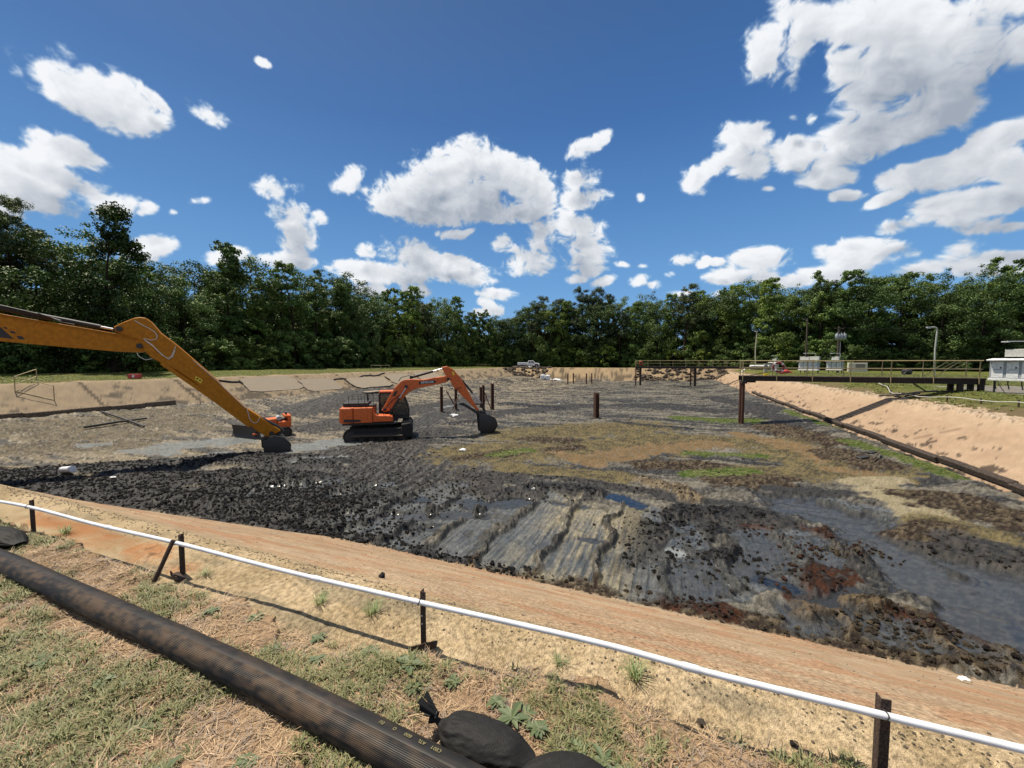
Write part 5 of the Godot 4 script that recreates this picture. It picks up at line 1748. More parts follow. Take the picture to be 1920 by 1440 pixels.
	for q in [[10.41, 0.98, 0.09], [10.5, 0.9, 0.07]]:
		box(s, Vector3(q[0], q[1], 0.338), Vector3(q[2], 0.06, 0.004), Basis(Vector3(0, 0, 1), -0.7), 0.001)
	part("sticker_mark", done(s), M.steel, arm)
	s = begin()
	prism(s, [Vector2(9.3, 1.72), Vector2(10.9, 0.24), Vector2(12.3, -1.22), Vector2(12.2, -1.35), Vector2(10.8, 0.08), Vector2(9.2, 1.62)], -0.3, 0.35, 0.01)
	part("lower_flange", done(s), M.yellow, arm)
	for p in [Vector2(8.62, 2.36), Vector2(13.1, -1.72), Vector2(8.05, 3.02)]:
		part("pin", tube_mesh([Vector3(p.x, p.y, -0.36), Vector3(p.x, p.y, 0.4)], 0.1, 12), M.steel, arm)
	s = begin()
	for z in [-0.15, 0.25]:
		tube(s, [Vector3(12.4, -0.75, z), Vector3(13.4, -1.45, z), Vector3(13.62, -1.7, z)], 0.05, 8)
		tube(s, [Vector3(13.6, -1.7, z), Vector3(13.1, -1.95, z)], 0.06, 8)
	put("bucket_linkage", s, M.steel, yx)
	scoop("bucket", yx, [Vector2(12.72, -1.98), Vector2(13.1, -1.82), Vector2(13.55, -1.95), Vector2(13.85, -2.3), Vector2(13.8, -2.62), Vector2(13.4, -2.82), Vector2(12.75, -2.8)], 1.95, -0.3, 7)

	# the small orange bulldozer half hidden by the yellow stick
	var dp := Vector3(-14.5, 0, -23.4)
	dp.y = surface_y(dp.x, 23.4) - 0.05
	var dz := thing("bulldozer", "orange tracked bulldozer with wide black blade, behind the yellow stick's lower end", "bulldozer", dp, 3.785)
	dz.scale = Vector3.ONE * 0.78
	crawler(dz, 1.0, 2.4, 0.75, 0.5, 1.5)
	s = begin()
	prism(s, [Vector2(-0.3, 0.8), Vector2(-0.3, 1.45), Vector2(0.95, 1.35), Vector2(1.0, 0.75)], -0.5, 0.5, 0.05)
	put("bonnet", s, M.orange, dz)
	s = begin()
	box(s, Vector3(-0.75, 0.95, 0), Vector3(0.9, 0.5, 1.5), Basis(), 0.05)
	put("rear_body", s, M.orange, dz)
	s = begin()
	prism(s, [Vector2(-1.2, 1.15), Vector2(-1.2, 1.62), Vector2(-0.75, 1.66), Vector2(-0.75, 1.5), Vector2(-1.0, 1.45), Vector2(-1.0, 1.15)], -0.72, 0.72, 0.02)
	put("rear_guard", s, M.orange, dz)
	s = begin()
	tube(s, [Vector3(-0.4, 1.42, -0.55), Vector3(-0.4, 1.42, 0.55)], 0.17, 10)
	tube(s, [Vector3(0.5, 1.3, 0.2), Vector3(0.5, 1.8, 0.2)], 0.05, 8)
	put("engine_top", s, M.grey, dz)
	s = begin()
	box(s, Vector3(-0.7, 1.3, 0), Vector3(0.45, 0.14, 0.5), Basis(), 0.04)
	box(s, Vector3(-0.92, 1.6, 0), Vector3(0.12, 0.5, 0.48), Basis(), 0.04)
	put("seat", s, M.steel, dz)
	for z in [-0.95, 0.95]:
		s = begin()
		tube(s, [Vector3(-0.2, 0.45, z), Vector3(1.35, 0.42, z)], 0.08, 6)
		put("push_arm", s, M.orange, dz)
	for z in [-0.3, 0.3]:
		cylinder(dz, Vector3(0.7, 1.2, z), Vector3(1.42, 0.7, z), 0.6, 0.05)
	s = begin()
	prism(s, [Vector2(1.62, 0.05), Vector2(1.45, 0.3), Vector2(1.42, 0.6), Vector2(1.5, 0.95), Vector2(1.6, 1.0), Vector2(1.52, 0.6), Vector2(1.56, 0.3), Vector2(1.7, 0.05)], -1.75, 1.75, 0.008)
	var blade := put("blade", s, M.steel, dz)
	blade.transform = Transform3D(Basis(), Vector3(1.3, 0, 0)) * Transform3D(Basis(Vector3.UP, 0.55), Vector3.ZERO) * Transform3D(Basis(), Vector3(-1.2, 0, 0))


# ---------------------------------------------------------------- posts, footbridges
func make_posts() -> void:
	var groups := [[-6.37, 35.05, 2.35, "leftmost tall rusty pile beside the orange stick", 0.11], [-5.3, 36.6, 2.3, "rusty pile just left of the orange excavator's stick", 0.1], [-3.05, 38.0, 2.1, "rusty pile seen between stick and bucket cylinder", 0.1], [-2.62, 35.6, 2.4, "second rusty pile right of the orange bucket", 0.09], [-1.85, 36.5, 2.5, "rightmost rusty pile behind the orange bucket", 0.12], [6.4, 29.4, 1.95, "lone stout rusty pile standing in the crust at mid basin", 0.15]]
	for g in groups:
		var at := Vector3(g[0], surface_y(g[0], g[1]) - 0.15, -g[1])
		var o := thing("steel_pile", g[3], "pile", at, 0.4, "rusty steel piles in the basin")
		var s := begin()
		var w: float = g[4] * 2.0
		for e in [-1, 1]:
			box(s, Vector3(e * w * 0.45, g[2] / 2 + 0.08, 0), Vector3(w * 0.2, g[2] + 0.16, w), Basis(), 0.006)
		box(s, Vector3(0, g[2] / 2 + 0.06, 0), Vector3(w * 0.72, g[2] + 0.1, w * 0.2), Basis(), 0.004)
		part("shaft", done(s), M.rust, o)
		s = begin()
		tube(s, [Vector3(0, -0.1, 0), Vector3(0, 0.16, 0), Vector3(0, 0.24, 0)], [w * 2.6, w * 1.7, w * 0.6], 12)
		part("mud_collar", done(s), M.muddy, o)
	var braces := [[Vector3(-5.95, 1.9, -35.3), Vector3(-5.2, 0.1, -36.4), "thin rusty brace leaning right, left of the orange stick"], [Vector3(-5.4, 0.15, -35.2), Vector3(-4.95, 1.4, -36.4), "thin pale brace leaning left, under the orange stick"], [Vector3(-2.75, 2.2, -36.0), Vector3(-1.95, 0.15, -36.0), "thin rusty brace leaning right, behind the orange bucket"], [Vector3(-2.7, 0.2, -35.5), Vector3(-2.35, 1.5, -36.2), "short pale brace leaning left, behind the orange bucket"]]
	for b in braces:
		var y0 := surface_y(b[0].x, -b[0].z)
		var s := begin()
		tube(s, [b[0] + Vector3(0, y0, 0), b[1] + Vector3(0, y0, 0)], 0.045, 5)
		tag(part("brace", done(s), M.rust, self), b[2], "brace", "braces between the rusty piles")
	for p in [[-19.25, 79.3, "left", "left pair"], [-18.2, 79.8, "right", "left pair"], [-15.4, 79.4, "left", "right pair"], [-14.4, 79.8, "right", "right pair"]]:
		var at := uv_pos(p[0], p[1], -0.1)
		var o := thing("steel_pile", "far thin rusty pile, the %s one of the %s before the white bags' bank" % [p[2], p[3]], "pile", at, 0.4, "far rusty piles")
		part("shaft", box_mesh(Vector3(0.2, 2.3, 0.2), 0.01), M.rust, o, Vector3(0, 1.15, 0))


func rail_run(root: Node3D, x0: float, x1: float, z: float, y: float, h: float, gap: float, m: Material, r: float, foot: float) -> void:
	var n := int(round((x1 - x0) / gap))
	for i in n + 1:
		var x := lerpf(x0, x1, i / float(n))
		part("rail_post", tube_mesh([Vector3(x, y + foot, z), Vector3(x, y + h, z)], r, 8), m, root)
	for k in [1.0, 0.52]:
		part("rail", tube_mesh([Vector3(x0 - 0.05, y + h * k, z), Vector3(x1 + 0.12, y + h * k, z)], r * 1.05, 8), m, root)


func make_bridges() -> void:
	# local x runs along u from the basin to the lawn; the deck's near edge is at +z
	var at := plan(4.5, 30.5, 0)
	var br := thing("footbridge", "rusty steel footbridge with ochre handrails, reaching from the lawn over the sludge", "footbridge", at, ALONG)
	var len := 11.75
	for z in [0.05, 0.95]:
		var s := begin()
		box(s, Vector3(len / 2, 0.52, z), Vector3(len, 0.3, 0.02), Basis(), 0.003)
		for y in [0.38, 0.66]:
			box(s, Vector3(len / 2, y, z), Vector3(len, 0.022, 0.14), Basis(), 0.004)
		part("girder", done(s), M.beam, br)
	var slat := box_mesh(Vector3(0.23, 0.035, 0.98), 0.006)
	for i in 47:
		part("deck_plank", slat, M.beam if i % 3 else M.darkrust, br, Vector3(0.13 + i * 0.25, 0.69, 0.5))
	rail_run(br, 0.1, len - 0.3, 1.03, 0.70, 0.98, 1.91, M.ochre, 0.026, -0.32)
	rail_run(br, 0.1, len - 0.3, -0.03, 0.70, 0.98, 1.91, M.ochre, 0.026, -0.2)
	for z in [1.03, -0.03]:
		for q in [[len - 2.2, 0.0, len - 1.1, 0.98], [len - 1.35, 0.5, len - 0.75, 0.98]]:
			part("rail_brace", tube_mesh([Vector3(q[0], 0.72 + q[1], z), Vector3(q[2], 0.69 + q[3], z)], 0.022, 6), M.ochre, br)
	for z in [0.3, 0.7]:
		var lx := 0.12 if z < 0.5 else 0.2
		var q := Vector3(lx, 0, z)
		var w := br.transform * q
		var fl := surface_y(w.x, -w.z) - 0.2
		part("pillar", tube_mesh([Vector3(lx, fl, z), Vector3(lx, 0.34, z)], 0.1, 12), M.rust, br)
	var cap := begin()
	box(cap, Vector3(0.2, 0.27, 0.5), Vector3(0.3, 0.16, 1.2), Basis(), 0.01)
	box(cap, Vector3(0.62, 0.3, 0.5), Vector3(0.6, 0.1, 0.3), Basis(), 0.01)
	part("cross_head", done(cap), M.beam, br)
	for x in [len - 1.0, len - 0.15]:
		for z in [0.1, 0.9]:
			part("leg", box_mesh(Vector3(0.22, 0.75, 0.2), 0.01), M.beam, br, Vector3(x, 0.0, z))
	part("brace", tube_mesh([Vector3(len - 3.0, 0.36, 0.9), Vector3(len - 2.4, -0.1, 0.9), Vector3(len - 1.0, 0.0, 0.9)], 0.04, 6), M.beam, br)
	# the life ring hung on its rail
	var ring := thing("life_ring", "dark red life ring hung on the near footbridge's handrail", "life ring", br.transform * Vector3(2.05, 1.27, 1.1), ALONG)
	var s := begin()
	var rp := []
	for i in 29:
		var a := TAU * i / 28.0
		rp.append(Vector3(cos(a) * 0.29, sin(a) * 0.29, 0))
	tube(s, rp, 0.065, 10, false)
	part("ring", done(s), M.ringred, ring)
	for k in 4:
		var a := PI / 4 + k * PI / 2
		var b := []
		for i in 5:
			var t := a - 0.14 + 0.07 * i
			b.append(Vector3(cos(t) * 0.29, sin(t) * 0.29, 0))
		part("white_band", tube_mesh(b, 0.069, 10), M.white, ring)
	part("grab_rope", tube_mesh([Vector3(-0.25, 0.25, 0.07), Vector3(0, 0.4, 0.05), Vector3(0.25, 0.25, 0.07), Vector3(0.38, 0, 0.05), Vector3(0.25, -0.25, 0.07), Vector3(0, -0.38, 0.05), Vector3(-0.25, -0.25, 0.07), Vector3(-0.38, 0, 0.05), Vector3(-0.25, 0.25, 0.07)], 0.012, 5), M.cream, ring)
	# far footbridge
	at = plan(-5.5, 75.2, 0)
	var fb := thing("footbridge", "far long footbridge on thin pillars at the basin's end", "footbridge", at, ALONG)
	len = 21.0
	for z in [0.1, 1.1]:
		part("girder", box_mesh(Vector3(len, 0.34, 0.14), 0.01), M.beam, fb, Vector3(len / 2, 0.66, z))
	part("deck", box_mesh(Vector3(len, 0.05, 1.1), 0.01), M.beam, fb, Vector3(len / 2, 0.86, 0.6))
	rail_run(fb, 0.05, len - 0.05, 1.2, 0.86, 1.0, 2.0, M.ochre, 0.035, -0.1)
	rail_run(fb, 0.05, len - 0.05, 0.0, 0.86, 1.0, 2.0, M.ochre, 0.035, -0.1)
	for x in [0.1, 9.2]:
		for z in [0.2, 1.0]:
			var lx: float = x + (0.75 if z < 0.5 else 0.0)
			var w := fb.transform * Vector3(lx, 0, z)
			var fl := surface_y(w.x, -w.z) - 0.2
			part("pillar", tube_mesh([Vector3(lx, fl, z), Vector3(lx, 0.5, z)], 0.11 if z > 0.5 else 0.2, 10), M.rust if z > 0.5 else M.darkrust, fb)
	var r2 := fb.transform * Vector3(1.0, 1.4, 1.28)
	var fr := thing("life_ring", "small faded red life ring on the far footbridge's rail", "life ring", r2, ALONG)
	part("ring", ring.get_child(0).mesh, M.red, fr)


# ---------------------------------------------------------------- switch panels, lamps
func switch_panel(label: String, at: Vector3, turn: float, doors: int, k: float, boxes: int, tall: bool) -> Node3D:
	# local x along the front, front faces +z
	var o := thing("switch_panel", label, "control panel", at, turn, "grey switch panels on the lawn")
	o.scale = Vector3.ONE * k
	var w := 0.62 * doors
	for x in [-w / 2 + 0.1, w / 2 - 0.1]:
		part("leg", box_mesh(Vector3(0.08, 2.8 if tall else 2.2, 0.08), 0.005), M.steel, o, Vector3(x, 0.9 if tall else 0.6, -0.05))
	part("back_board", box_mesh(Vector3(w + 0.1, 1.15, 0.3), 0.01), M.grey, o, Vector3(0, 1.1, 0.05))
	part("rain_hood", box_mesh(Vector3(w + 0.16, 0.09, 0.6), 0.01), M.white, o, Vector3(0, 1.72, 0.22), Vector3(0.12, 0, 0))
	part("sill", box_mesh(Vector3(w + 0.14, 0.14, 0.36), 0.01), M.white, o, Vector3(0, 0.5, 0.12))
	for i in doors:
		var x := -w / 2 + 0.31 + i * 0.62
		var d := part("door", box_mesh(Vector3(0.5, 0.98, 0.06), 0.012), M.white, o, Vector3(x, 1.1, 0.235))
		part("handle", box_mesh(Vector3(0.06, 0.1, 0.05), 0.01), M.steel, d, Vector3(0.15, 0.12, 0.05))
		part("name_plate", box_mesh(Vector3(0.3, 0.05, 0.008), 0.002), M.grey, d, Vector3(0, 0.0, 0.034))
		if i < doors - 1:
			part("divider", box_mesh(Vector3(0.1, 0.98, 0.05), 0.008), M.grey, o, Vector3(x + 0.31, 1.1, 0.22))
	for i in boxes:
		var x := (i - (boxes - 1) / 2.0) * w * 0.52
		part("meter_box", box_mesh(Vector3(w * 0.48, 0.46, 0.3), 0.015), M.palegrey, o, Vector3(x, 2.12, -0.1))
	part("lamp_arm", tube_mesh([Vector3(w * 0.3, 2.3, -0.1), Vector3(w * 0.3, 2.72, -0.1), Vector3(w * 0.24, 2.8, -0.05), Vector3(-w * 0.15, 2.82, 0.1)], 0.025, 8), M.grey, o)
	part("lamp_head", box_mesh(Vector3(0.34, 0.08, 0.16), 0.03), M.grey, o, Vector3(-w * 0.22, 2.8, 0.12))
	for i in doors + 1:
		var x := -w / 2 + 0.15 + i * 0.55
		part("conduit", tube_mesh([Vector3(x, 0.5, 0.05), Vector3(x, 0.22, 0.05), Vector3(x + 0.05, -0.1, 0.0)], 0.028, 6), M.steel, o)
	return o


func lamp_post(label: String, at: Vector3, h: float, arm: bool, m: Material) -> void:
	var o := thing("lamp_post", label, "lamp post", at, 0.0, "lamp posts round the lawn")
	var pts := [Vector3(0, -0.2, 0), Vector3(-0.02 * h, h * 0.55, 0), Vector3(0.0, h * 0.9, 0)]
	if arm:
		pts += [Vector3(-0.02, h * 0.955, 0), Vector3(-0.12, h * 0.985, 0), Vector3(-0.35, h, 0), Vector3(-0.75, h * 0.995, 0)]
	else:
		pts += [Vector3(0, h, 0)]
	part("pole", tube_mesh(pts, 0.075, 10), m, o)
	part("lamp_head", box_mesh(Vector3(0.55, 0.16, 0.26), 0.05), M.grey, o, Vector3(-0.95 if arm else -0.1, h * 0.99, 0))
	part("lens", box_mesh(Vector3(0.34, 0.04, 0.2), 0.015), M.lens, o, Vector3(-0.98 if arm else -0.13, h * 0.99 - 0.1, 0))


func make_panels() -> void:
	var p := uv_pos(16.75, 28.5, 0.28)
	var cab := switch_panel("white three-door cabinet on black legs by the footbridge's lawn end", p, -1.3, 3, 0.86, 1, false)
	part("side_cabinet", box_mesh(Vector3(0.5, 1.25, 0.75), 0.015), M.grey, cab, Vector3(1.25, 1.1, -0.1))
	part("side_leg", box_mesh(Vector3(0.12, 1.1, 0.12), 0.01), M.steel, cab, Vector3(1.2, 0.0, -0.1))
	part("cable", tube_mesh([Vector3(-0.6, 0.45, 0.2), Vector3(-0.5, 0.2, 0.3), Vector3(-0.2, -0.3, 0.35), Vector3(0.2, -0.36, 0.3)], 0.02, 6), M.hoseblack, cab)
	part("upper_rail", tube_mesh([Vector3(0.2, 1.8, -0.15), Vector3(0.2, 2.0, -0.15), Vector3(1.6, 2.0, -0.15), Vector3(1.6, 1.7, -0.15)], 0.025, 6), M.palegrey, cab)
	var b := thing("beacon_post", "thin post with a red beacon above the white cabinet", "beacon", uv_pos(19.6, 30.0, 0.0))
	part("pole", tube_mesh([Vector3.ZERO, Vector3(0, 2.85, 0)], 0.025, 8), M.grey, b)
	var bs := begin()
	tube(bs, [Vector3(0, 2.85, 0), Vector3(0, 2.9, 0), Vector3(0, 3.05, 0), Vector3(0, 3.1, 0)], [0.08, 0.14, 0.13, 0.06], 12)
	part("beacon", done(bs), M.red, b)
	switch_panel("wide grey switch panel with four white doors, left of the transformer pole", uv_pos(18.6, 67.0, 0.0), -1.2, 4, 1.02, 2, true)
	switch_panel("narrow switch panel with three white doors, next to the transformer pole", uv_pos(22.4, 69.6, 0.0), -1.2, 3, 1.02, 1, true)
	switch_panel("small pale switch panel seen behind the dark red life ring", uv_pos(15.9, 74.0, -0.2), -1.2, 2, 1.0, 1, true)
	lamp_post("tall curved lamp post on the lawn behind the near footbridge", uv_pos(28.62, 59.9, 0.0), 5.6, true, M.palegrey)
	lamp_post("straight thin lamp post left of the dark red life ring", uv_pos(14.9, 82.8, 0.0), 7.4, false, M.cream)
	var po := thing("utility_pole", "bare dark wooden pole behind the wide switch panel", "pole", uv_pos(21.3, 78.5, 0.0))
	part("shaft", tube_mesh([Vector3(0, -0.3, 0), Vector3(0, 8.8, 0)], [0.16, 0.11], 10), M.wood, po)
	part("lamp_arm", tube_mesh([Vector3(0, 8.4, 0), Vector3(-0.9, 8.7, 0.2)], 0.03, 6), M.grey, po)
	var tp := thing("utility_pole", "utility pole carrying three grey transformer cans and a crossarm", "pole", uv_pos(23.6, 72.4, 0.0))
	part("shaft", tube_mesh([Vector3(0, -0.3, 0), Vector3(0, 6.9, 0)], [0.16, 0.12], 10), M.wood, tp)
	part("crossarm", box_mesh(Vector3(2.0, 0.12, 0.12), 0.01), M.wood, tp, Vector3(0, 6.6, 0), Vector3(0, 0.3, 0))
	for x in [-0.45, 0.12, 0.6]:
		var can := part("transformer", tube_mesh([Vector3(x, 4.95, 0.28), Vector3(x, 5.0, 0.28), Vector3(x, 5.72, 0.28), Vector3(x, 5.8, 0.28)], [0.18, 0.24, 0.24, 0.16], 14), M.grey, tp)
		part("bushing", tube_mesh([Vector3(x, 5.8, 0.28), Vector3(x, 6.05, 0.28)], [0.05, 0.03], 8), M.palegrey, can)
	part("guard_tube", tube_mesh([Vector3(0.2, 0, 0.1), Vector3(0.16, 4.6, 0.12)], 0.05, 6), M.palegrey, tp)
	var hub := tp.position
	for i in 3:
		var a := hub + Vector3((i - 1) * 0.8, 6.75, 0)
		var c := Vector3(72.0, 6.6 - i * 1.3, -44.0)
		var pts := []
		for k in 13:
			var t := k / 12.0
			pts.append(a.lerp(c, t) - Vector3(0, 0.9 * 4.0 * t * (1.0 - t) * 0.6, 0))
		tag(part("power_line", tube_mesh(pts, 0.007, 5), M.steel, self), "thin %s power line running right from the transformer pole" % ["top", "middle", "lowest"][i], "cable", "power lines")
	for i in 2:
		tag(part("guy_wire", tube_mesh([hub + Vector3(0, 6.3 - i * 1.6, 0), hub + Vector3(-4.6 + i * 0.6, 0.1, 1.0)], 0.012, 5), M.steel, self), "%s guy wire slanting left from the transformer pole" % ["long", "short"][i], "cable", "guy wires")
	var g := thing("generator_box", "low cream box with dark louvres on the lawn, behind the near footbridge", "generator", uv_pos(29.3, 81.7, 0.0), -0.6)
	part("housing", box_mesh(Vector3(2.4, 1.5, 1.4), 0.04), M.cream, g, Vector3(0, 0.72, 0))
	for i in 5:
		part("louvre", box_mesh(Vector3(1.2, 0.1, 0.04), 0.01), M.steel, g, Vector3(0.3, 0.5 + i * 0.18, 0.71), Vector3(0.5, 0, 0))
	var pu := thing("pump", "small dark pump standing on the lawn beyond the near footbridge", "pump", uv_pos(27.8, 63.6, 0.0), 0.3)
	part("casing", tube_mesh([Vector3(-0.45, 0.4, 0), Vector3(-0.4, 0.4, 0), Vector3(0.3, 0.4, 0), Vector3(0.35, 0.4, 0)], [0.22, 0.4, 0.4, 0.25], 14), M.steel, pu)
	part("outlet", tube_mesh([Vector3(-0.2, 0.4, 0), Vector3(-0.9, 0.3, 0.3), Vector3(-1.4, 0.05, 0.4)], 0.1, 8), M.steel, pu)
	part("skid", box_mesh(Vector3(1.1, 0.1, 0.7), 0.02), M.steel, pu, Vector3(0, 0.04, 0))
	# pipework and small gear near the far bridge's landing
	var pw := thing("valve_manifold", "grey pipework with a curved white pipe at the far footbridge's landing", "valves", uv_pos(14.6, 77.0, 0.0), ALONG)
	part("tank", tube_mesh([Vector3(-1.6, 0.9, 0), Vector3(1.8, 0.9, 0)], 0.45, 12), M.palegrey, pw)
	part("riser", box_mesh(Vector3(0.5, 1.6, 0.5), 0.03), M.palegrey, pw, Vector3(0.6, 0.8, 0.6))
	part("bent_pipe", tube_mesh([Vector3(-0.6, 1.1, 0.5), Vector3(-1.4, 1.1, 0.6), Vector3(-2.2, 0.8, 0.7), Vector3(-2.9, 0.1, 0.8)], 0.13, 10), M.white, pw)
	var yb := thing("yellow_bucket", "small yellow bucket on the grass left of the dark red life ring", "bucket", uv_pos(13.2, 66.0, 0.0))
	part("pail", tube_mesh([Vector3(0, 0, 0), Vector3(0, 0.45, 0)], [0.25, 0.34], 12), M.sticker, yb)
	part("handle", tube_mesh([Vector3(-0.33, 0.44, 0), Vector3(0, 0.62, 0.1), Vector3(0.33, 0.44, 0)], 0.02, 5), M.steel, yb)
	var rb := begin()
	tube(rb, [Vector3(-0.9, 0.05, 0), Vector3(-0.5, 0.2, 0.1), Vector3(0.1, 0.28, 0), Vector3(0.5, 0.18, -0.1), Vector3(1.0, 0.04, 0.1)], [0.1, 0.26, 0.3, 0.25, 0.08], 10)
	var rt := part("red_tarpaulin", done(rb), M.red, self, uv_pos(15.6, 66.0, 0.0))
	tag(rt, "crumpled red tarpaulin on the grass right of the dark red life ring", "tarpaulin")
	# white pipe along the crest of the right bank
	var wp := thing("bank_pipe", "thin white pipe on short stakes along the right bank's crest", "pipe")
	var pts := []
	var i := 0
	var v := 20.0
	while v < 48.0:
		var u := 13.55 + 0.5 * sin(v * 0.35) + (0.9 if v > 30 else 0.0) * smoothstep(30.0, 36.0, v)
		var q := uv_pos(u, v, 0.2 + 0.05 * sin(v * 1.7))
		pts.append(q)
		if i % 2 == 0:
			part("stake", box_mesh(Vector3(0.05, 0.45, 0.05), 0.004), M.darkrust, wp, q + Vector3(0, -0.12, 0.05))
		i += 1
		v += 0.9
	var cv := Curve3D.new()
	for q in pts:
		cv.add_point(q)
	part("pipe", tube_mesh(Array(pts), 0.021, 8), M.palegrey, wp)
	var cb := begin()
	tube(cb, [uv_pos(12.6, 31.8, 0.05), uv_pos(12.9, 31.2, 0.12), uv_pos(13.5, 31.0, 0.12), uv_pos(14.2, 31.4, 0.08), uv_pos(15.0, 31.0, 0.05)], 0.05, 6)
	tube(cb, [uv_pos(12.9, 30.6, 0.06), uv_pos(13.6, 31.5, 0.12), uv_pos(14.0, 30.6, 0.1), uv_pos(13.2, 30.2, 0.08)], 0.05, 6)
	tag(part("black_cable", done(cb), M.hoseblack, self), "loops of black cable lying on the crest beneath the footbridge", "cable")


# ---------------------------------------------------------------- far bank, truck, rails
func make_far_side() -> void:
	var at := uv_pos(-36.6, 104.0, -0.02)
	var t := thing("pickup_truck", "white crew-cab pickup with utility bed, parked on the far bank", "truck", at, -0.08)
	var s := begin()
	prism(s, [Vector2(-0.35, 0.55), Vector2(-0.35, 1.25), Vector2(-0.2, 1.32), Vector2(0.0, 1.95), Vector2(1.35, 1.97), Vector2(1.95, 1.35), Vector2(3.0, 1.26), Vector2(3.12, 1.1), Vector2(3.14, 0.6), Vector2(2.85, 0.55), Vector2(2.72, 0.92), Vector2(2.3, 1.02), Vector2(1.9, 0.92), Vector2(1.78, 0.52)], -0.95, 0.95, 0.07)
	put("cab", s, M.white, t)
	s = begin()
	box(s, Vector3(-1.7, 1.08, 0), Vector3(2.65, 0.78, 2.05), Basis(), 0.04)
	put("utility_bed", s, M.white, t)
	for x in [-2.55, -1.75, -0.9]:
		part("bed_door", box_mesh(Vector3(0.7, 0.6, 0.03), 0.01), M.white, t, Vector3(x + 0.03, 1.12, 1.03))
	for g in [[Vector2(0.08, 1.4), Vector2(0.14, 1.85), Vector2(0.62, 1.86), Vector2(0.62, 1.4)], [Vector2(0.74, 1.4), Vector2(0.74, 1.86), Vector2(1.28, 1.86), Vector2(1.74, 1.4)]]:
		for z in [-0.955, 0.945]:
			part("window", prism_mesh(g, z, z + 0.01), M.tint, t)
	for x in [-1.75, 2.3]:
		for z in [-0.85, 0.85]:
			var w := part("wheel", tube_mesh([Vector3(x, 0.42, z - 0.14), Vector3(x, 0.42, z + 0.14)], 0.42, 18), M.rubber, t)
			part("rim", tube_mesh([Vector3(x, 0.42, z + signf(z) * 0.12), Vector3(x, 0.42, z + signf(z) * 0.15)], 0.24, 14), M.grey, w)
	part("wheel_arch", tube_mesh([Vector3(-1.75, 0.6, 0.9), Vector3(-1.75, 0.6, 1.035)], 0.52, 14), M.steel, t)
	part("bumper", box_mesh(Vector3(0.2, 0.25, 1.9), 0.05), M.grey, t, Vector3(3.15, 0.62, 0))
	part("headlight", box_mesh(Vector3(0.1, 0.2, 0.4), 0.03), M.lens, t, Vector3(3.08, 1.0, 0.68))
	part("mirror", box_mesh(Vector3(0.12, 0.25, 0.2), 0.03), M.steel, t, Vector3(1.5, 1.45, 1.05))
	# heap of broken slabs and mud below the truck
	var rg := RandomNumberGenerator.new()
	rg.seed = 77
	scatter("rubble", "", boulder(4, 0.75), M.wood, 170, func() -> Transform3D:
		var u := rg.randf_range(-40.5, -29.0)
		var v := 97.5 + rg.randf_range(-3.5, 5.0) - 0.1 * (u + 35)
		var k := rg.randf_range(0.2, 0.75)
		return Transform3D(Basis.from_euler(Vector3(rg.randf() * 0.8, rg.randf() * TAU, rg.randf() * 0.8)).scaled(Vector3(k * 1.5, k * 0.7, k)), uv_pos(u, v, k * 0.25)))
	scatter("rubble", "", boulder(9, 0.7), M.wood, 150, func() -> Transform3D:
		var u := rg.randf_range(-7.0, 12.0)
		var v := 97.0 + rg.randf_range(-4.0, 3.0)
		var k := rg.randf_range(0.25, 0.9)
		return Transform3D(Basis.from_euler(Vector3(rg.randf() * 0.8, rg.randf() * TAU, rg.randf() * 0.8)).scaled(Vector3(k * 1.5, k * 0.7, k)), uv_pos(u, v, k * 0.2)))
	for b in [[-28.9, 93.0, "left one of the two white bulk bags"], [-27.7, 93.3, "right one of the two white bulk bags"]]:
		var o := thing("bulk_bag", b[2] + " before the far bank", "bulk bag", uv_pos(b[0], b[1], 0.0), ALONG, "white bulk bags")
		part("sack", box_mesh(Vector3(1.05, 1.25, 1.05), 0.16), M.bulk, o, Vector3(0, 0.6, 0))
		for x in [-0.38, 0.38]:
			part("loop", tube_mesh([Vector3(x - 0.1, 1.2, 0.4), Vector3(x, 1.42, 0.38), Vector3(x + 0.1, 1.2, 0.4)], 0.03, 5), M.bulk, o)
	var hp := MeshInstance3D.new()
	for b in [[-24.9, 92.0, 1.5, "white heap of plastic sheeting right of the white bulk bags"], [-34.8, 100.3, 0.9, "white bag lying under the parked white truck's front"], [-36.3, 100.0, 0.6, "small white bag lying below the truck's middle"], [-26.6, 92.4, 0.5, "scrap of white sheeting between the bulk bags and white heap"]]:
		var o := part("white_bag", boulder(12 + int(b[2] * 10), 0.5), M.bulk, self, uv_pos(b[0], b[1], 0.1))
		o.scale = Vector3(b[2] * 1.3, b[2] * 0.55, b[2])
		tag(o, b[3], "plastic bag")
	# guard rails round the intake pits on the left bank
	var fr := thing("rail_frame", "rusty ochre guard rail frame on the left bank, near the grass strip", "guard rail", Vector3.ZERO, 0.0, "guard rail frames on the left bank")
	guard(fr, uv_pos(-41.2, 13.0), uv_pos(-39.9, 11.6), uv_pos(-38.6, 12.9))
	fr = thing("rail_frame", "pale guard rail frame on the bank behind the orange excavator", "guard rail", Vector3.ZERO, 0.0, "guard rail frames on the left bank")
	guard(fr, uv_pos(-43.2, 48.5), uv_pos(-41.7, 49.0), uv_pos(-40.9, 50.0))
	fr = thing("rail_frame", "faint guard rail frame left of the white pickup", "guard rail", Vector3.ZERO, 0.0, "guard rail frames on the left bank")
	guard(fr, uv_pos(-42.6, 84.0), uv_pos(-40.9, 85.4), uv_pos(-40.4, 86.4))
	var cr := thing("red_crate", "bright red open plastic crate on the left grass strip", "crate", uv_pos(-43.6, 19.5, 0.0), 0.3)
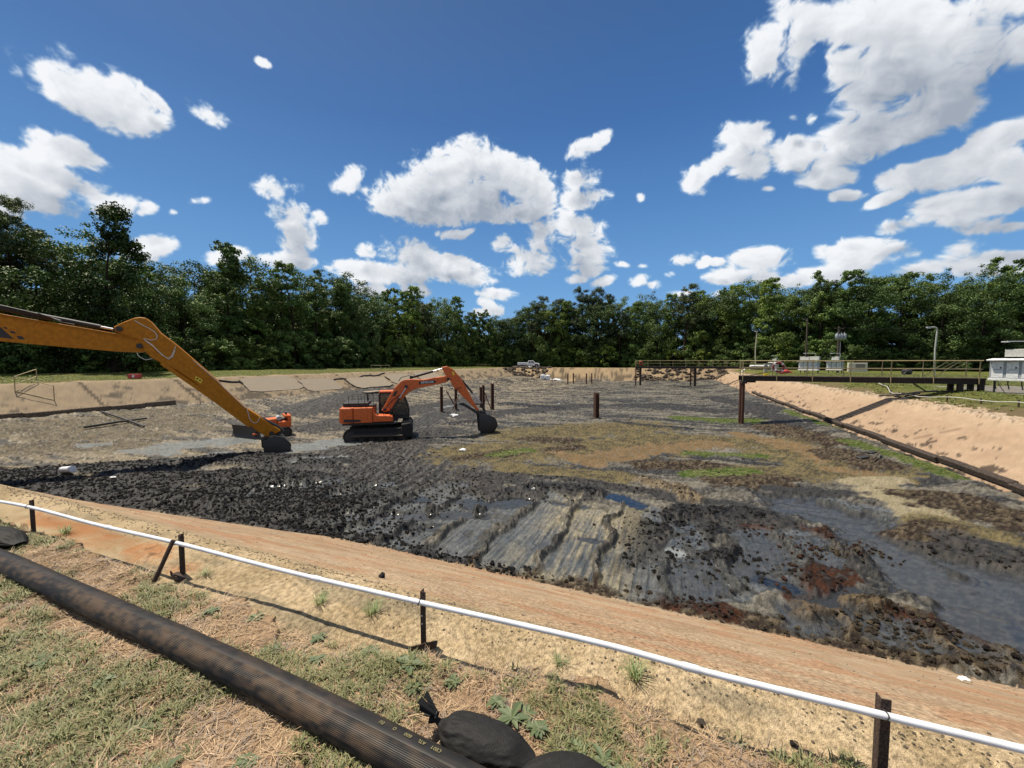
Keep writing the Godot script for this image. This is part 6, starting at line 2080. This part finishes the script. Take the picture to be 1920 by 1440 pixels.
	for q in [[Vector3(0, 0.05, 0), Vector3(0.75, 0.06, 0.5)], [Vector3(0, 0.22, 0.24), Vector3(0.75, 0.36, 0.04)], [Vector3(0, 0.22, -0.24), Vector3(0.75, 0.36, 0.04)], [Vector3(0.37, 0.22, 0), Vector3(0.04, 0.36, 0.5)], [Vector3(-0.37, 0.22, 0), Vector3(0.04, 0.36, 0.5)]]:
		part("panel", box_mesh(q[1], 0.01), M.red, cr, q[0])
	part("paper", box_mesh(Vector3(0.16, 0.2, 0.005), 0.001), M.white, cr, Vector3(0.02, 0.22, 0.265))


func guard(o: Node3D, a: Vector3, b: Vector3, c: Vector3) -> void:
	var h := 1.0
	for p in [a, b, c]:
		part("rail_post", tube_mesh([p + Vector3(0, -0.2, 0), p + Vector3(0, h, 0)], 0.028, 6), M.ochre, o)
	for k in [1.0, 0.5, 0.04]:
		part("rail", tube_mesh([a + Vector3(0, h * k, 0), b + Vector3(0, h * k, 0)], 0.028, 6), M.ochre, o)
		if k != 0.5:
			part("rail", tube_mesh([b + Vector3(0, h * k, 0), c + Vector3(0, h * k, 0)], 0.028, 6), M.ochre, o)


func boulder(sd: int, rough: float) -> ArrayMesh:
	var n := noise(0.9, 3, sd)
	var sp := SphereMesh.new()
	sp.radial_segments = 14
	sp.rings = 8
	sp.radius = 0.5
	sp.height = 1.0
	var arr := sp.get_mesh_arrays()
	var v: PackedVector3Array = arr[Mesh.ARRAY_VERTEX]
	var ix: PackedInt32Array = arr[Mesh.ARRAY_INDEX]
	for i in v.size():
		v[i] *= 1.0 + rough * n.get_noise_3dv(v[i] * 2.4)
	var st := begin()
	for i in range(0, ix.size(), 3):
		tri(st, v[ix[i]], v[ix[i + 1]], v[ix[i + 2]], Vector3.ZERO)
	return done(st)


func scatter(called: String, label: String, me: Mesh, m: Material, count: int, where: Callable, tint = null) -> MultiMeshInstance3D:
	var mm := MultiMesh.new()
	mm.transform_format = MultiMesh.TRANSFORM_3D
	mm.use_colors = tint != null
	mm.mesh = me
	mm.instance_count = count
	for i in count:
		mm.set_instance_transform(i, where.call())
		if tint != null:
			mm.set_instance_color(i, tint.call())
	var o := MultiMeshInstance3D.new()
	o.name = numbered(called)
	o.multimesh = mm
	o.material_override = m
	o.set_meta("kind", "stuff")
	if label != "":
		o.set_meta("label", label)
	add_child(o)
	return o


func make_banks() -> void:
	# broken lip of the right bank's lining, standing proud of the sludge
	var k := thing("toe_kerb", "broken concrete lip along the foot of the right bank", "kerb")
	var v := 8.0
	var i := 0
	while v < 52.0:
		var l := 1.9 + 0.7 * sin(i * 2.3)
		var u := 9.46 + 0.04 * sin(i * 1.7)
		var p := plan(u, v + l / 2, 0.0)
		p.y = right_ramp(u + 0.25) + 0.02
		var b := part("slab_edge", box_mesh(Vector3(0.22, 0.2, l - 0.02), 0.02), M.lip, k, p, Vector3(0, ALONG + 0.012 * sin(i * 3.1), 0.3))
		v += l
		i += 1
	# long ledge at the foot of the left bank
	var lb := thing("toe_ledge", "long grey concrete ledge along the foot of the left bank", "ledge")
	for e in 6:
		var a := uv_pos(-35.6 - 0.27 * e, 6.5 + e * 2.1)
		var c := uv_pos(-35.6 - 0.27 * (e + 1), 6.5 + (e + 1) * 2.1)
		var st := begin()
		box(st, Vector3.ZERO, Vector3((c - a).length() - 0.04, 0.34, 0.4), Basis(), 0.03)
		var o := part("ledge_block", done(st), M.kerb, lb, (a + c) * 0.5 + Vector3(0, 0.1, 0))
		o.rotation.y = atan2(-(c - a).z, (c - a).x)
	# loose lining slabs sliding down the left bank
	var spec := [[-38.9, 29.0, 2.6, 6.0, 0.1, "tilted pale lining slab, nearest the yellow stick"], [-38.2, 34.5, 2.4, 5.0, 0.12, "pale lining slab with dark upper edge left of the orange excavator"], [-38.0, 42.5, 2.6, 7.0, 0.05, "wide lining slab behind the orange excavator's cab"], [-38.3, 50.0, 2.8, 6.2, 0.08, "lining slab behind the orange excavator's boom"], [-38.6, 57.5, 2.8, 6.5, 0.06, "far lining slab left of the earth ramp"], [-33.3, 37.5, 0.9, 2.6, 0.02, "small broken slab lying flat at the left bank's foot"]]
	for q in spec:
		var st := begin()
		var n := noise(1.0, 2, int(q[1]))
		var poly := []
		for e in 20:
			var a := TAU * e / 20.0
			var r := 1.0 / maxf(absf(cos(a)), absf(sin(a)))
			r = minf(r, 1.28) * (1.0 + 0.12 * n.get_noise_1d(e * 3.0))
			poly.append(Vector2(cos(a) * r * q[2] / 2, sin(a) * r * q[3] / 2))
		prism(st, poly, -0.07, 0.07, 0.015)
		var o := part("lining_slab", done(st), M.concrete, self, uv_pos(q[0], q[1], 0.12))
		var slope: float = 0.46 + q[4] if q[0] < -36.0 else 0.05
		o.basis = Basis(Vector3.UP, ALONG) * Basis(Vector3(0, 0, 1), -slope) * Basis(Vector3.RIGHT, -PI / 2)
		tag(o, q[5], "concrete slab", "lining slabs on the left bank")
	# torn dark liner above the slabs
	var pts := []
	for e in 24:
		var t := e / 23.0
		pts.append(uv_pos(-40.2 + 1.5 * sin(t * PI) * (1.0 - t * 0.5) + 0.25 * sin(e * 1.3), 24.3 + t * 24.0, 0.06))
	tag(part("torn_liner", tube_mesh(pts, 0.09, 6), M.hoseblack, self), "dark wavy edge of torn liner along the left bank's slabs", "liner")


# ---------------------------------------------------------------- small things
func make_debris() -> void:
	for q in [[[-31.1, 11.5], [-31.8, 14.7], 0.07, "dark rod lying on the mud, crossing a longer one at the left", 0], [[-35.0, 13.8], [-29.9, 13.7], 0.06, "long thin dark rod, the crossing one at the left", 0], [[7.3, 18.6], [8.0, 19.9], 0.035, "pale stick on the green mud near the right bank", 1]]:
		var a := uv_pos(q[0][0], q[0][1], 0.12)
		var b := uv_pos(q[1][0], q[1][1], 0.12)
		tag(part("rod", tube_mesh([a, a.lerp(b, 0.5) + Vector3(0, 0.03, 0), b], q[2], 6), M.wood if q[4] else M.steel, self), q[3], "rod")
	for q in [[7.2, 19.2, 0.5, 0.2, "dark broken board on the green mud near the right bank"], [7.9, 20.3, 0.4, 0.22, "smaller dark board just above the broken one near the right bank"]]:
		tag(part("board", box_mesh(Vector3(q[2], 0.06, q[3]), 0.01), M.steel, self, uv_pos(q[0], q[1], 0.05), Vector3(0.1, 0.3, 0.05)), q[4], "board")
	var wp := uv_pos(-20.4, 6.9, 0.12)
	tag(part("pipe_scrap", tube_mesh([wp, wp + Vector3(0.5, 0.06, 0.1)], 0.11, 12), M.pvc, self), "short white pipe scrap lying on the black sludge at the left", "pipe")
	var k := 0
	for q in [[-16.5, 28.2, 0.4, "white scrap beside the mud left of the orange bucket"], [-9.0, 16.2, 0.22, "white scrap on the crust below the orange bucket"], [-17.8, 7.2, 0.12, "tiny white scrap on the black sludge at the left"], [-10.5, 39.5, 0.16, "tiny white scrap by the far black heap"], [2.9, 5.3, 0.06, "white scrap on the tan slope at the right"]]:
		var o := part("scrap", boulder(30 + k, 0.7), M.bulk, self, uv_pos(q[0], q[1], 0.04))
		o.scale = Vector3(q[2] * 1.6, q[2] * 0.5, q[2])
		tag(o, q[3], "scrap", "white scraps")
		k += 1
	for q in [[0.17, 1.83, 0.034, "small round brown stone on the tan strip by the white pipe", M.kerb], [-2.2, 2.55, 0.05, "brown clod on the tan slope left of the middle", M.muddy], [0.52, 1.86, 0.03, "small dark stone on the tan strip near the right stake", M.muddy]]:
		var o := part("stone", boulder(int(q[2] * 1000.0), 0.5), q[4], self, uv_pos(q[0], q[1], q[2] * 0.3))
		o.scale = Vector3.ONE * q[2]
		tag(o, q[3], "stone")


func blade_tuft(rg: RandomNumberGenerator, blades: int, h: float, spread: float, w: float, c1: Color, c2: Color, droop: float) -> ArrayMesh:
	var vs := PackedVector3Array()
	var ns := PackedVector3Array()
	var cs := PackedColorArray()
	for i in blades:
		var a := rg.randf() * TAU
		var d := Vector3(cos(a), 0, sin(a))
		var s := Vector3(-d.z, 0, d.x)
		var p := d * spread * 0.3 * rg.randf() + Vector3(rg.randf_range(-1, 1), 0, rg.randf_range(-1, 1)) * spread * 0.3
		var l := h * rg.randf_range(0.5, 1.2)
		var out := spread * rg.randf_range(0.4, 1.2)
		var m := p + d * out * 0.45 + Vector3(0, l * 0.75, 0)
		var t := p + d * out + Vector3(0, l * (1.0 - droop * rg.randf()), 0)
		var ww := w * rg.randf_range(0.7, 1.3)
		var c := c1.lerp(c2, rg.randf()) * rg.randf_range(0.8, 1.2)
		var n := s.cross(t - p).normalized()
		if n.y < 0.0:
			n = -n
		n = (n + Vector3.UP * 0.35).normalized()
		for q in [p - s * ww * 0.5, p + s * ww * 0.5, m + s * ww * 0.4, p - s * ww * 0.5, m + s * ww * 0.4, m - s * ww * 0.4, m - s * ww * 0.4, m + s * ww * 0.4, t]:
			vs.append(q)
			ns.append(n)
			cs.append(c)
	return raw(vs, ns, cs)


func rosette(rg: RandomNumberGenerator, leaves: int, r: float) -> ArrayMesh:
	# broad toothed leaves spread flat from one root
	var vs := PackedVector3Array()
	var ns := PackedVector3Array()
	var cs := PackedColorArray()
	for i in leaves:
		var a := TAU * i / leaves + rg.randf_range(-0.3, 0.3)
		var d := Vector3(cos(a), 0, sin(a))
		var s := Vector3(-d.z, 0, d.x)
		var l := r * rg.randf_range(0.55, 1.1)
		var lift := rg.randf_range(0.1, 0.55)
		var c := Color(0.06, 0.09, 0.032).lerp(Color(0.11, 0.135, 0.06), rg.randf())
		var last_l := Vector3.ZERO
		var last_r := Vector3.ZERO
		var lastm := Vector3.ZERO
		for k in 7:
			var t := k / 6.0
			var wide := l * 0.17 * sin(PI * clampf(t * 0.9 + 0.06, 0, 1)) * (1.0 + 0.35 * (k % 2))
			var mid := d * l * t + Vector3(0, l * (lift * t - lift * 0.9 * t * t) + 0.004, 0)
			var L := mid + s * wide + Vector3(0, wide * 0.35, 0)
			var R := mid - s * wide + Vector3(0, wide * 0.35, 0)
			if k > 0:
				for q in [lastm, last_l, L, lastm, L, mid]:
					vs.append(q)
					ns.append((Vector3.UP - s * 0.3).normalized())
					cs.append(c)
				for q in [lastm, mid, R, lastm, R, last_r]:
					vs.append(q)
					ns.append((Vector3.UP + s * 0.3).normalized())
					cs.append(c * 0.9)
			last_l = L
			last_r = R
			lastm = mid
	return raw(vs, ns, cs)


func make_weeds() -> void:
	var rg := RandomNumberGenerator.new()
	rg.seed = 12
	M.blade = StandardMaterial3D.new()
	M.blade.vertex_color_use_as_albedo = true
	M.blade.roughness = 0.65
	M.blade.backlight_enabled = true
	M.blade.backlight = Color(0.3, 0.34, 0.12)
	var kinds := [blade_tuft(rg, 60, 0.10, 0.09, 0.004, Color(0.10, 0.16, 0.045), Color(0.17, 0.21, 0.08), 0.5), blade_tuft(rg, 45, 0.06, 0.08, 0.004, Color(0.1, 0.14, 0.045), Color(0.2, 0.2, 0.09), 0.6)]
	for q in [[-0.12, 1.99, 0, "grass tuft on the tan strip, just left of the pipe coupling", 1.0], [-2.1, 1.84, 0, "left one of two grass tufts on the tan strip between the stakes", 0.8], [-1.72, 1.9, 0, "right one of two grass tufts, nearer the middle stake", 0.9], [-5.18, 1.75, 0, "grass tuft beside the leftmost rusty stake", 0.9], [-0.5, 1.93, 1, "small sparse tuft right of the middle stake", 0.8], [-3.2, 1.78, 1, "small tuft behind the braced stake", 1.0], [0.29, 1.76, 1, "small tuft on the strip near the right stake", 0.9], [0.9, 1.78, 1, "tuft at the foot of the rightmost stake", 0.7]]:
		var o := part("grass_tuft", kinds[q[2]], M.blade, self, uv_pos(q[0], q[1], 0.0), Vector3(0, rg.randf() * TAU, 0))
		o.scale = Vector3.ONE * q[4]
		tag(o, q[3], "grass tuft", "grass tufts on the tan strip")
	var ros := [rosette(rg, 13, 0.085), rosette(rg, 17, 0.075), rosette(rg, 10, 0.1), rosette(rg, 22, 0.09)]
	var i := 0
	var spots := [[-0.70, 1.56], [-0.55, 1.535], [-0.6, 1.5], [-0.48, 1.5], [-1.5, 1.62], [-1.85, 1.6], [-1.2, 1.58], [-1.1, 1.48], [-0.95, 1.6], [-0.3, 1.47], [-0.2, 1.46], [-0.12, 1.42], [0.02, 1.45], [0.1, 1.5], [0.2, 1.42], [0.35, 1.48], [-2.3, 1.55], [-2.6, 1.48], [-1.7, 1.45], [-2.0, 1.42], [-2.55, 0.95], [-2.1, 0.9], [-1.75, 0.8], [-1.5, 0.95], [-1.9, 0.7], [-1.35, 0.75], [-3.0, 0.9], [-1.2, 0.65]]
	var words := ["above the tied sandbag", "right of the tied sandbag's top", "touching the tied sandbag", "beyond the tied sandbag's tail", "left of the middle stake's foot", "between hose and middle stake", "just below the middle stake", "between middle stake and tied sandbag", "right below the middle stake", "above the bottom sandbag", "right of the sandbags", "at the right of the bottom sandbag", "near the bottom edge right of the sandbags", "on the dry turf right of the sandbags", "at the bottom right of the turf", "furthest right on the turf", "below the braced stake", "beside the hose under the braced stake", "above the hose's middle", "close above the hose's middle", "largest one in the lawn left of the hose", "on the lawn below the hose's middle", "near the bottom edge left of the hose", "just below the hose", "at the bottom left of the lawn", "near the hose's lower part", "on the lawn at the far left", "at the bottom edge under the hose"]
	for p in spots:
		var o := part("weed", ros[i % 4], M.blade, self, uv_pos(p[0], p[1], 0.006), Vector3(0, rg.randf() * TAU, 0))
		o.scale = Vector3.ONE * rg.randf_range(0.5, 0.85)
		tag(o, "broad-leaved weed rosette %s" % words[i], "weed", "broad-leaved weeds in the turf")
		i += 1


func make_ground_cover() -> void:
	var rg := RandomNumberGenerator.new()
	rg.seed = 99
	var green: FastNoiseLite = N.b
	var patch := noise(0.9, 3, 41)
	var spot := func() -> Array:
		while true:
			var u := rg.randf_range(-9.5, 2.6)
			var v := rg.randf_range(-0.2, 1.9)
			var p := plan(u, v, 0)
			if p.z > -0.7 or p.z < -6.5 or v > 1.6 + 0.2 * smoothstep(-1.6, -0.4, u) + 0.1 * patch.get_noise_2d(p.x * 2.0, p.z * 2.0):
				continue
			return [p, patch.get_noise_2d(p.x, p.z), u, v]
		return []
	var bm: StandardMaterial3D = M.blade
	var mk := func(want: Callable, size0: float, size1: float) -> Callable:
		return func() -> Transform3D:
			var q: Array = spot.call()
			for k in 40:
				if want.call(q):
					break
				q = spot.call()
			var p: Vector3 = q[0]
			p.y = surface_y(p.x, -p.z) - 0.002
			var s := rg.randf_range(size0, size1)
			return Transform3D(Basis.from_euler(Vector3(rg.randf_range(-0.2, 0.2), rg.randf() * TAU, rg.randf_range(-0.2, 0.2))).scaled(Vector3.ONE * s), p)
	var lush := func(q: Array) -> bool: return q[1] + 0.25 * smoothstep(-1.5, -4.0, q[2]) + rg.randf_range(-0.22, 0.22) > 0.17
	var dry := func(_q: Array) -> bool: return true
	for k in 3:
		scatter("grass", "short patchy green turf on the near bank", blade_tuft(rg, 16, 0.028, 0.045, 0.0042, Color(0.09, 0.112, 0.036), Color(0.21, 0.2, 0.085), 0.6), bm, 3500, mk.call(lush, 0.6, 1.3))
	for k in 2:
		scatter("grass", "dry straw thatch lying on the near bank", blade_tuft(rg, 14, 0.010, 0.075, 0.0026, Color(0.25, 0.16, 0.09), Color(0.44, 0.31, 0.18), 0.9), bm, 5200, mk.call(dry, 0.6, 1.4))
	scatter("grass", "grey-brown dead grass lying on the near bank", blade_tuft(rg, 12, 0.014, 0.07, 0.003, Color(0.16, 0.115, 0.085), Color(0.27, 0.21, 0.16), 0.8), bm, 3000, mk.call(dry, 0.6, 1.4))
	# clods and pebbles
	var lump := [boulder(50, 0.8), boulder(51, 0.9), boulder(52, 0.7)]
	scatter("gravel", "small stones along the crest of the near bank", lump[2], M.concrete, 2400, func() -> Transform3D:
		var u := rg.randf_range(-9.0, 4.0)
		var v := 2.13 + rg.randfn() * 0.09 if rg.randf() < 0.85 else rg.randf_range(1.68, 6.2)
		var s := rg.randf_range(0.003, 0.013) * (1.0 + 0.1 * maxf(0.0, v - 2.0))
		return Transform3D(Basis.from_euler(Vector3(rg.randf() * TAU, rg.randf() * TAU, 0)).scaled(Vector3(s, s * 0.7, s)), uv_pos(u, v, s * 0.15)))
	var cm := mat(Color.WHITE, 0.8, 0.0, T.grain, 3.0, 0.8, 0.3)
	cm.vertex_color_use_as_albedo = true
	var ks := []
	var kw := []
	var total := 0.0
	for st in STROKES:
		if st[5] in ["K", "R", "P", "B", "L", "D"] and Vector2(st[0], st[1]).length() < 26.0 and st[1] < 22.0:
			var w: float = (Vector2(st[0], st[1]).distance_to(Vector2(st[2], st[3])) + st[4]) * st[4] / maxf(6.0, st[1])
			if st[5] in ["B", "D"]:
				w *= 0.4
			total += w
			ks.append(st)
			kw.append(total)
	for e in 3:
		var hue := [Color.BLACK]
		scatter("clods", "loose clods of black and brown sludge", lump[e], cm, 8000, func() -> Transform3D:
			var x := rg.randf() * total
			var k := 0
			while kw[k] < x:
				k += 1
			var st: Array = ks[k]
			var t := rg.randf()
			var a := rg.randf() * TAU
			var r: float = st[4] * 0.95 * sqrt(rg.randf())
			var u := lerpf(st[0], st[2], t) + cos(a) * r
			var v := lerpf(st[1], st[3], t) + sin(a) * r
			var mk2: Array = MUD[st[5]]
			hue[0] = mk2[0].lerp(mk2[1], rg.randf()) * rg.randf_range(0.8, 1.4)
			var s := 0.012 + 0.075 * pow(rg.randf(), 3.6)
			return Transform3D(Basis.from_euler(Vector3(rg.randf() * TAU, rg.randf() * TAU, 0)).scaled(Vector3(s, s * 0.75, s)), uv_pos(u, v, s * 0.18)), func() -> Color: return hue[0])
	# grass of the lawn and the strips, where it is near enough to show
	var far := blade_tuft(rg, 18, 0.085, 0.12, 0.014, Color(0.1, 0.135, 0.03), Color(0.2, 0.2, 0.065), 0.5)
	scatter("grass", "tufts of lawn grass behind the right bank", far, bm, 15000, func() -> Transform3D:
		var u := 0.0
		var v := 0.0
		for k in 30:
			u = rg.randf_range(13.0, 34.0)
			v = rg.randf_range(19.0, 70.0)
			var p := plan(u, v, 0)
			if N.a.get_noise_2d(p.x, -p.z) + rg.randf_range(-0.4, 0.4) + 0.3 * smoothstep(13.0, 16.0, u) > 0.1 and not (u > 16.0 and v < 37.0 and v > 24.5):
				break
		return Transform3D(Basis(Vector3.UP, rg.randf() * TAU).scaled(Vector3.ONE * rg.randf_range(0.6, 1.3)), uv_pos(u, v, -0.01)))
	scatter("grass", "tufts of grass on the left strip under the trees", far, bm, 4500, func() -> Transform3D:
		return Transform3D(Basis(Vector3.UP, rg.randf() * TAU).scaled(Vector3.ONE * rg.randf_range(0.6, 1.4)), uv_pos(rg.randf_range(-51.0, -42.6), rg.randf_range(6.0, 90.0), -0.01)))
	scatter("grass", "algae and weeds greening the mud by the right bank", far, bm, 2600, func() -> Transform3D:
		var st: Array = []
		while st.is_empty():
			var c: Array = STROKES[rg.randi() % STROKES.size()]
			if c[5] == "V":
				st = c
		var t := rg.randf()
		var a := rg.randf() * TAU
		var r: float = st[4] * sqrt(rg.randf())
		return Transform3D(Basis(Vector3.UP, rg.randf() * TAU).scaled(Vector3(0.5, 0.3, 0.5) * rg.randf_range(0.6, 1.2)), uv_pos(lerpf(st[0], st[2], t) + cos(a) * r, lerpf(st[1], st[3], t) + sin(a) * r, -0.01)))
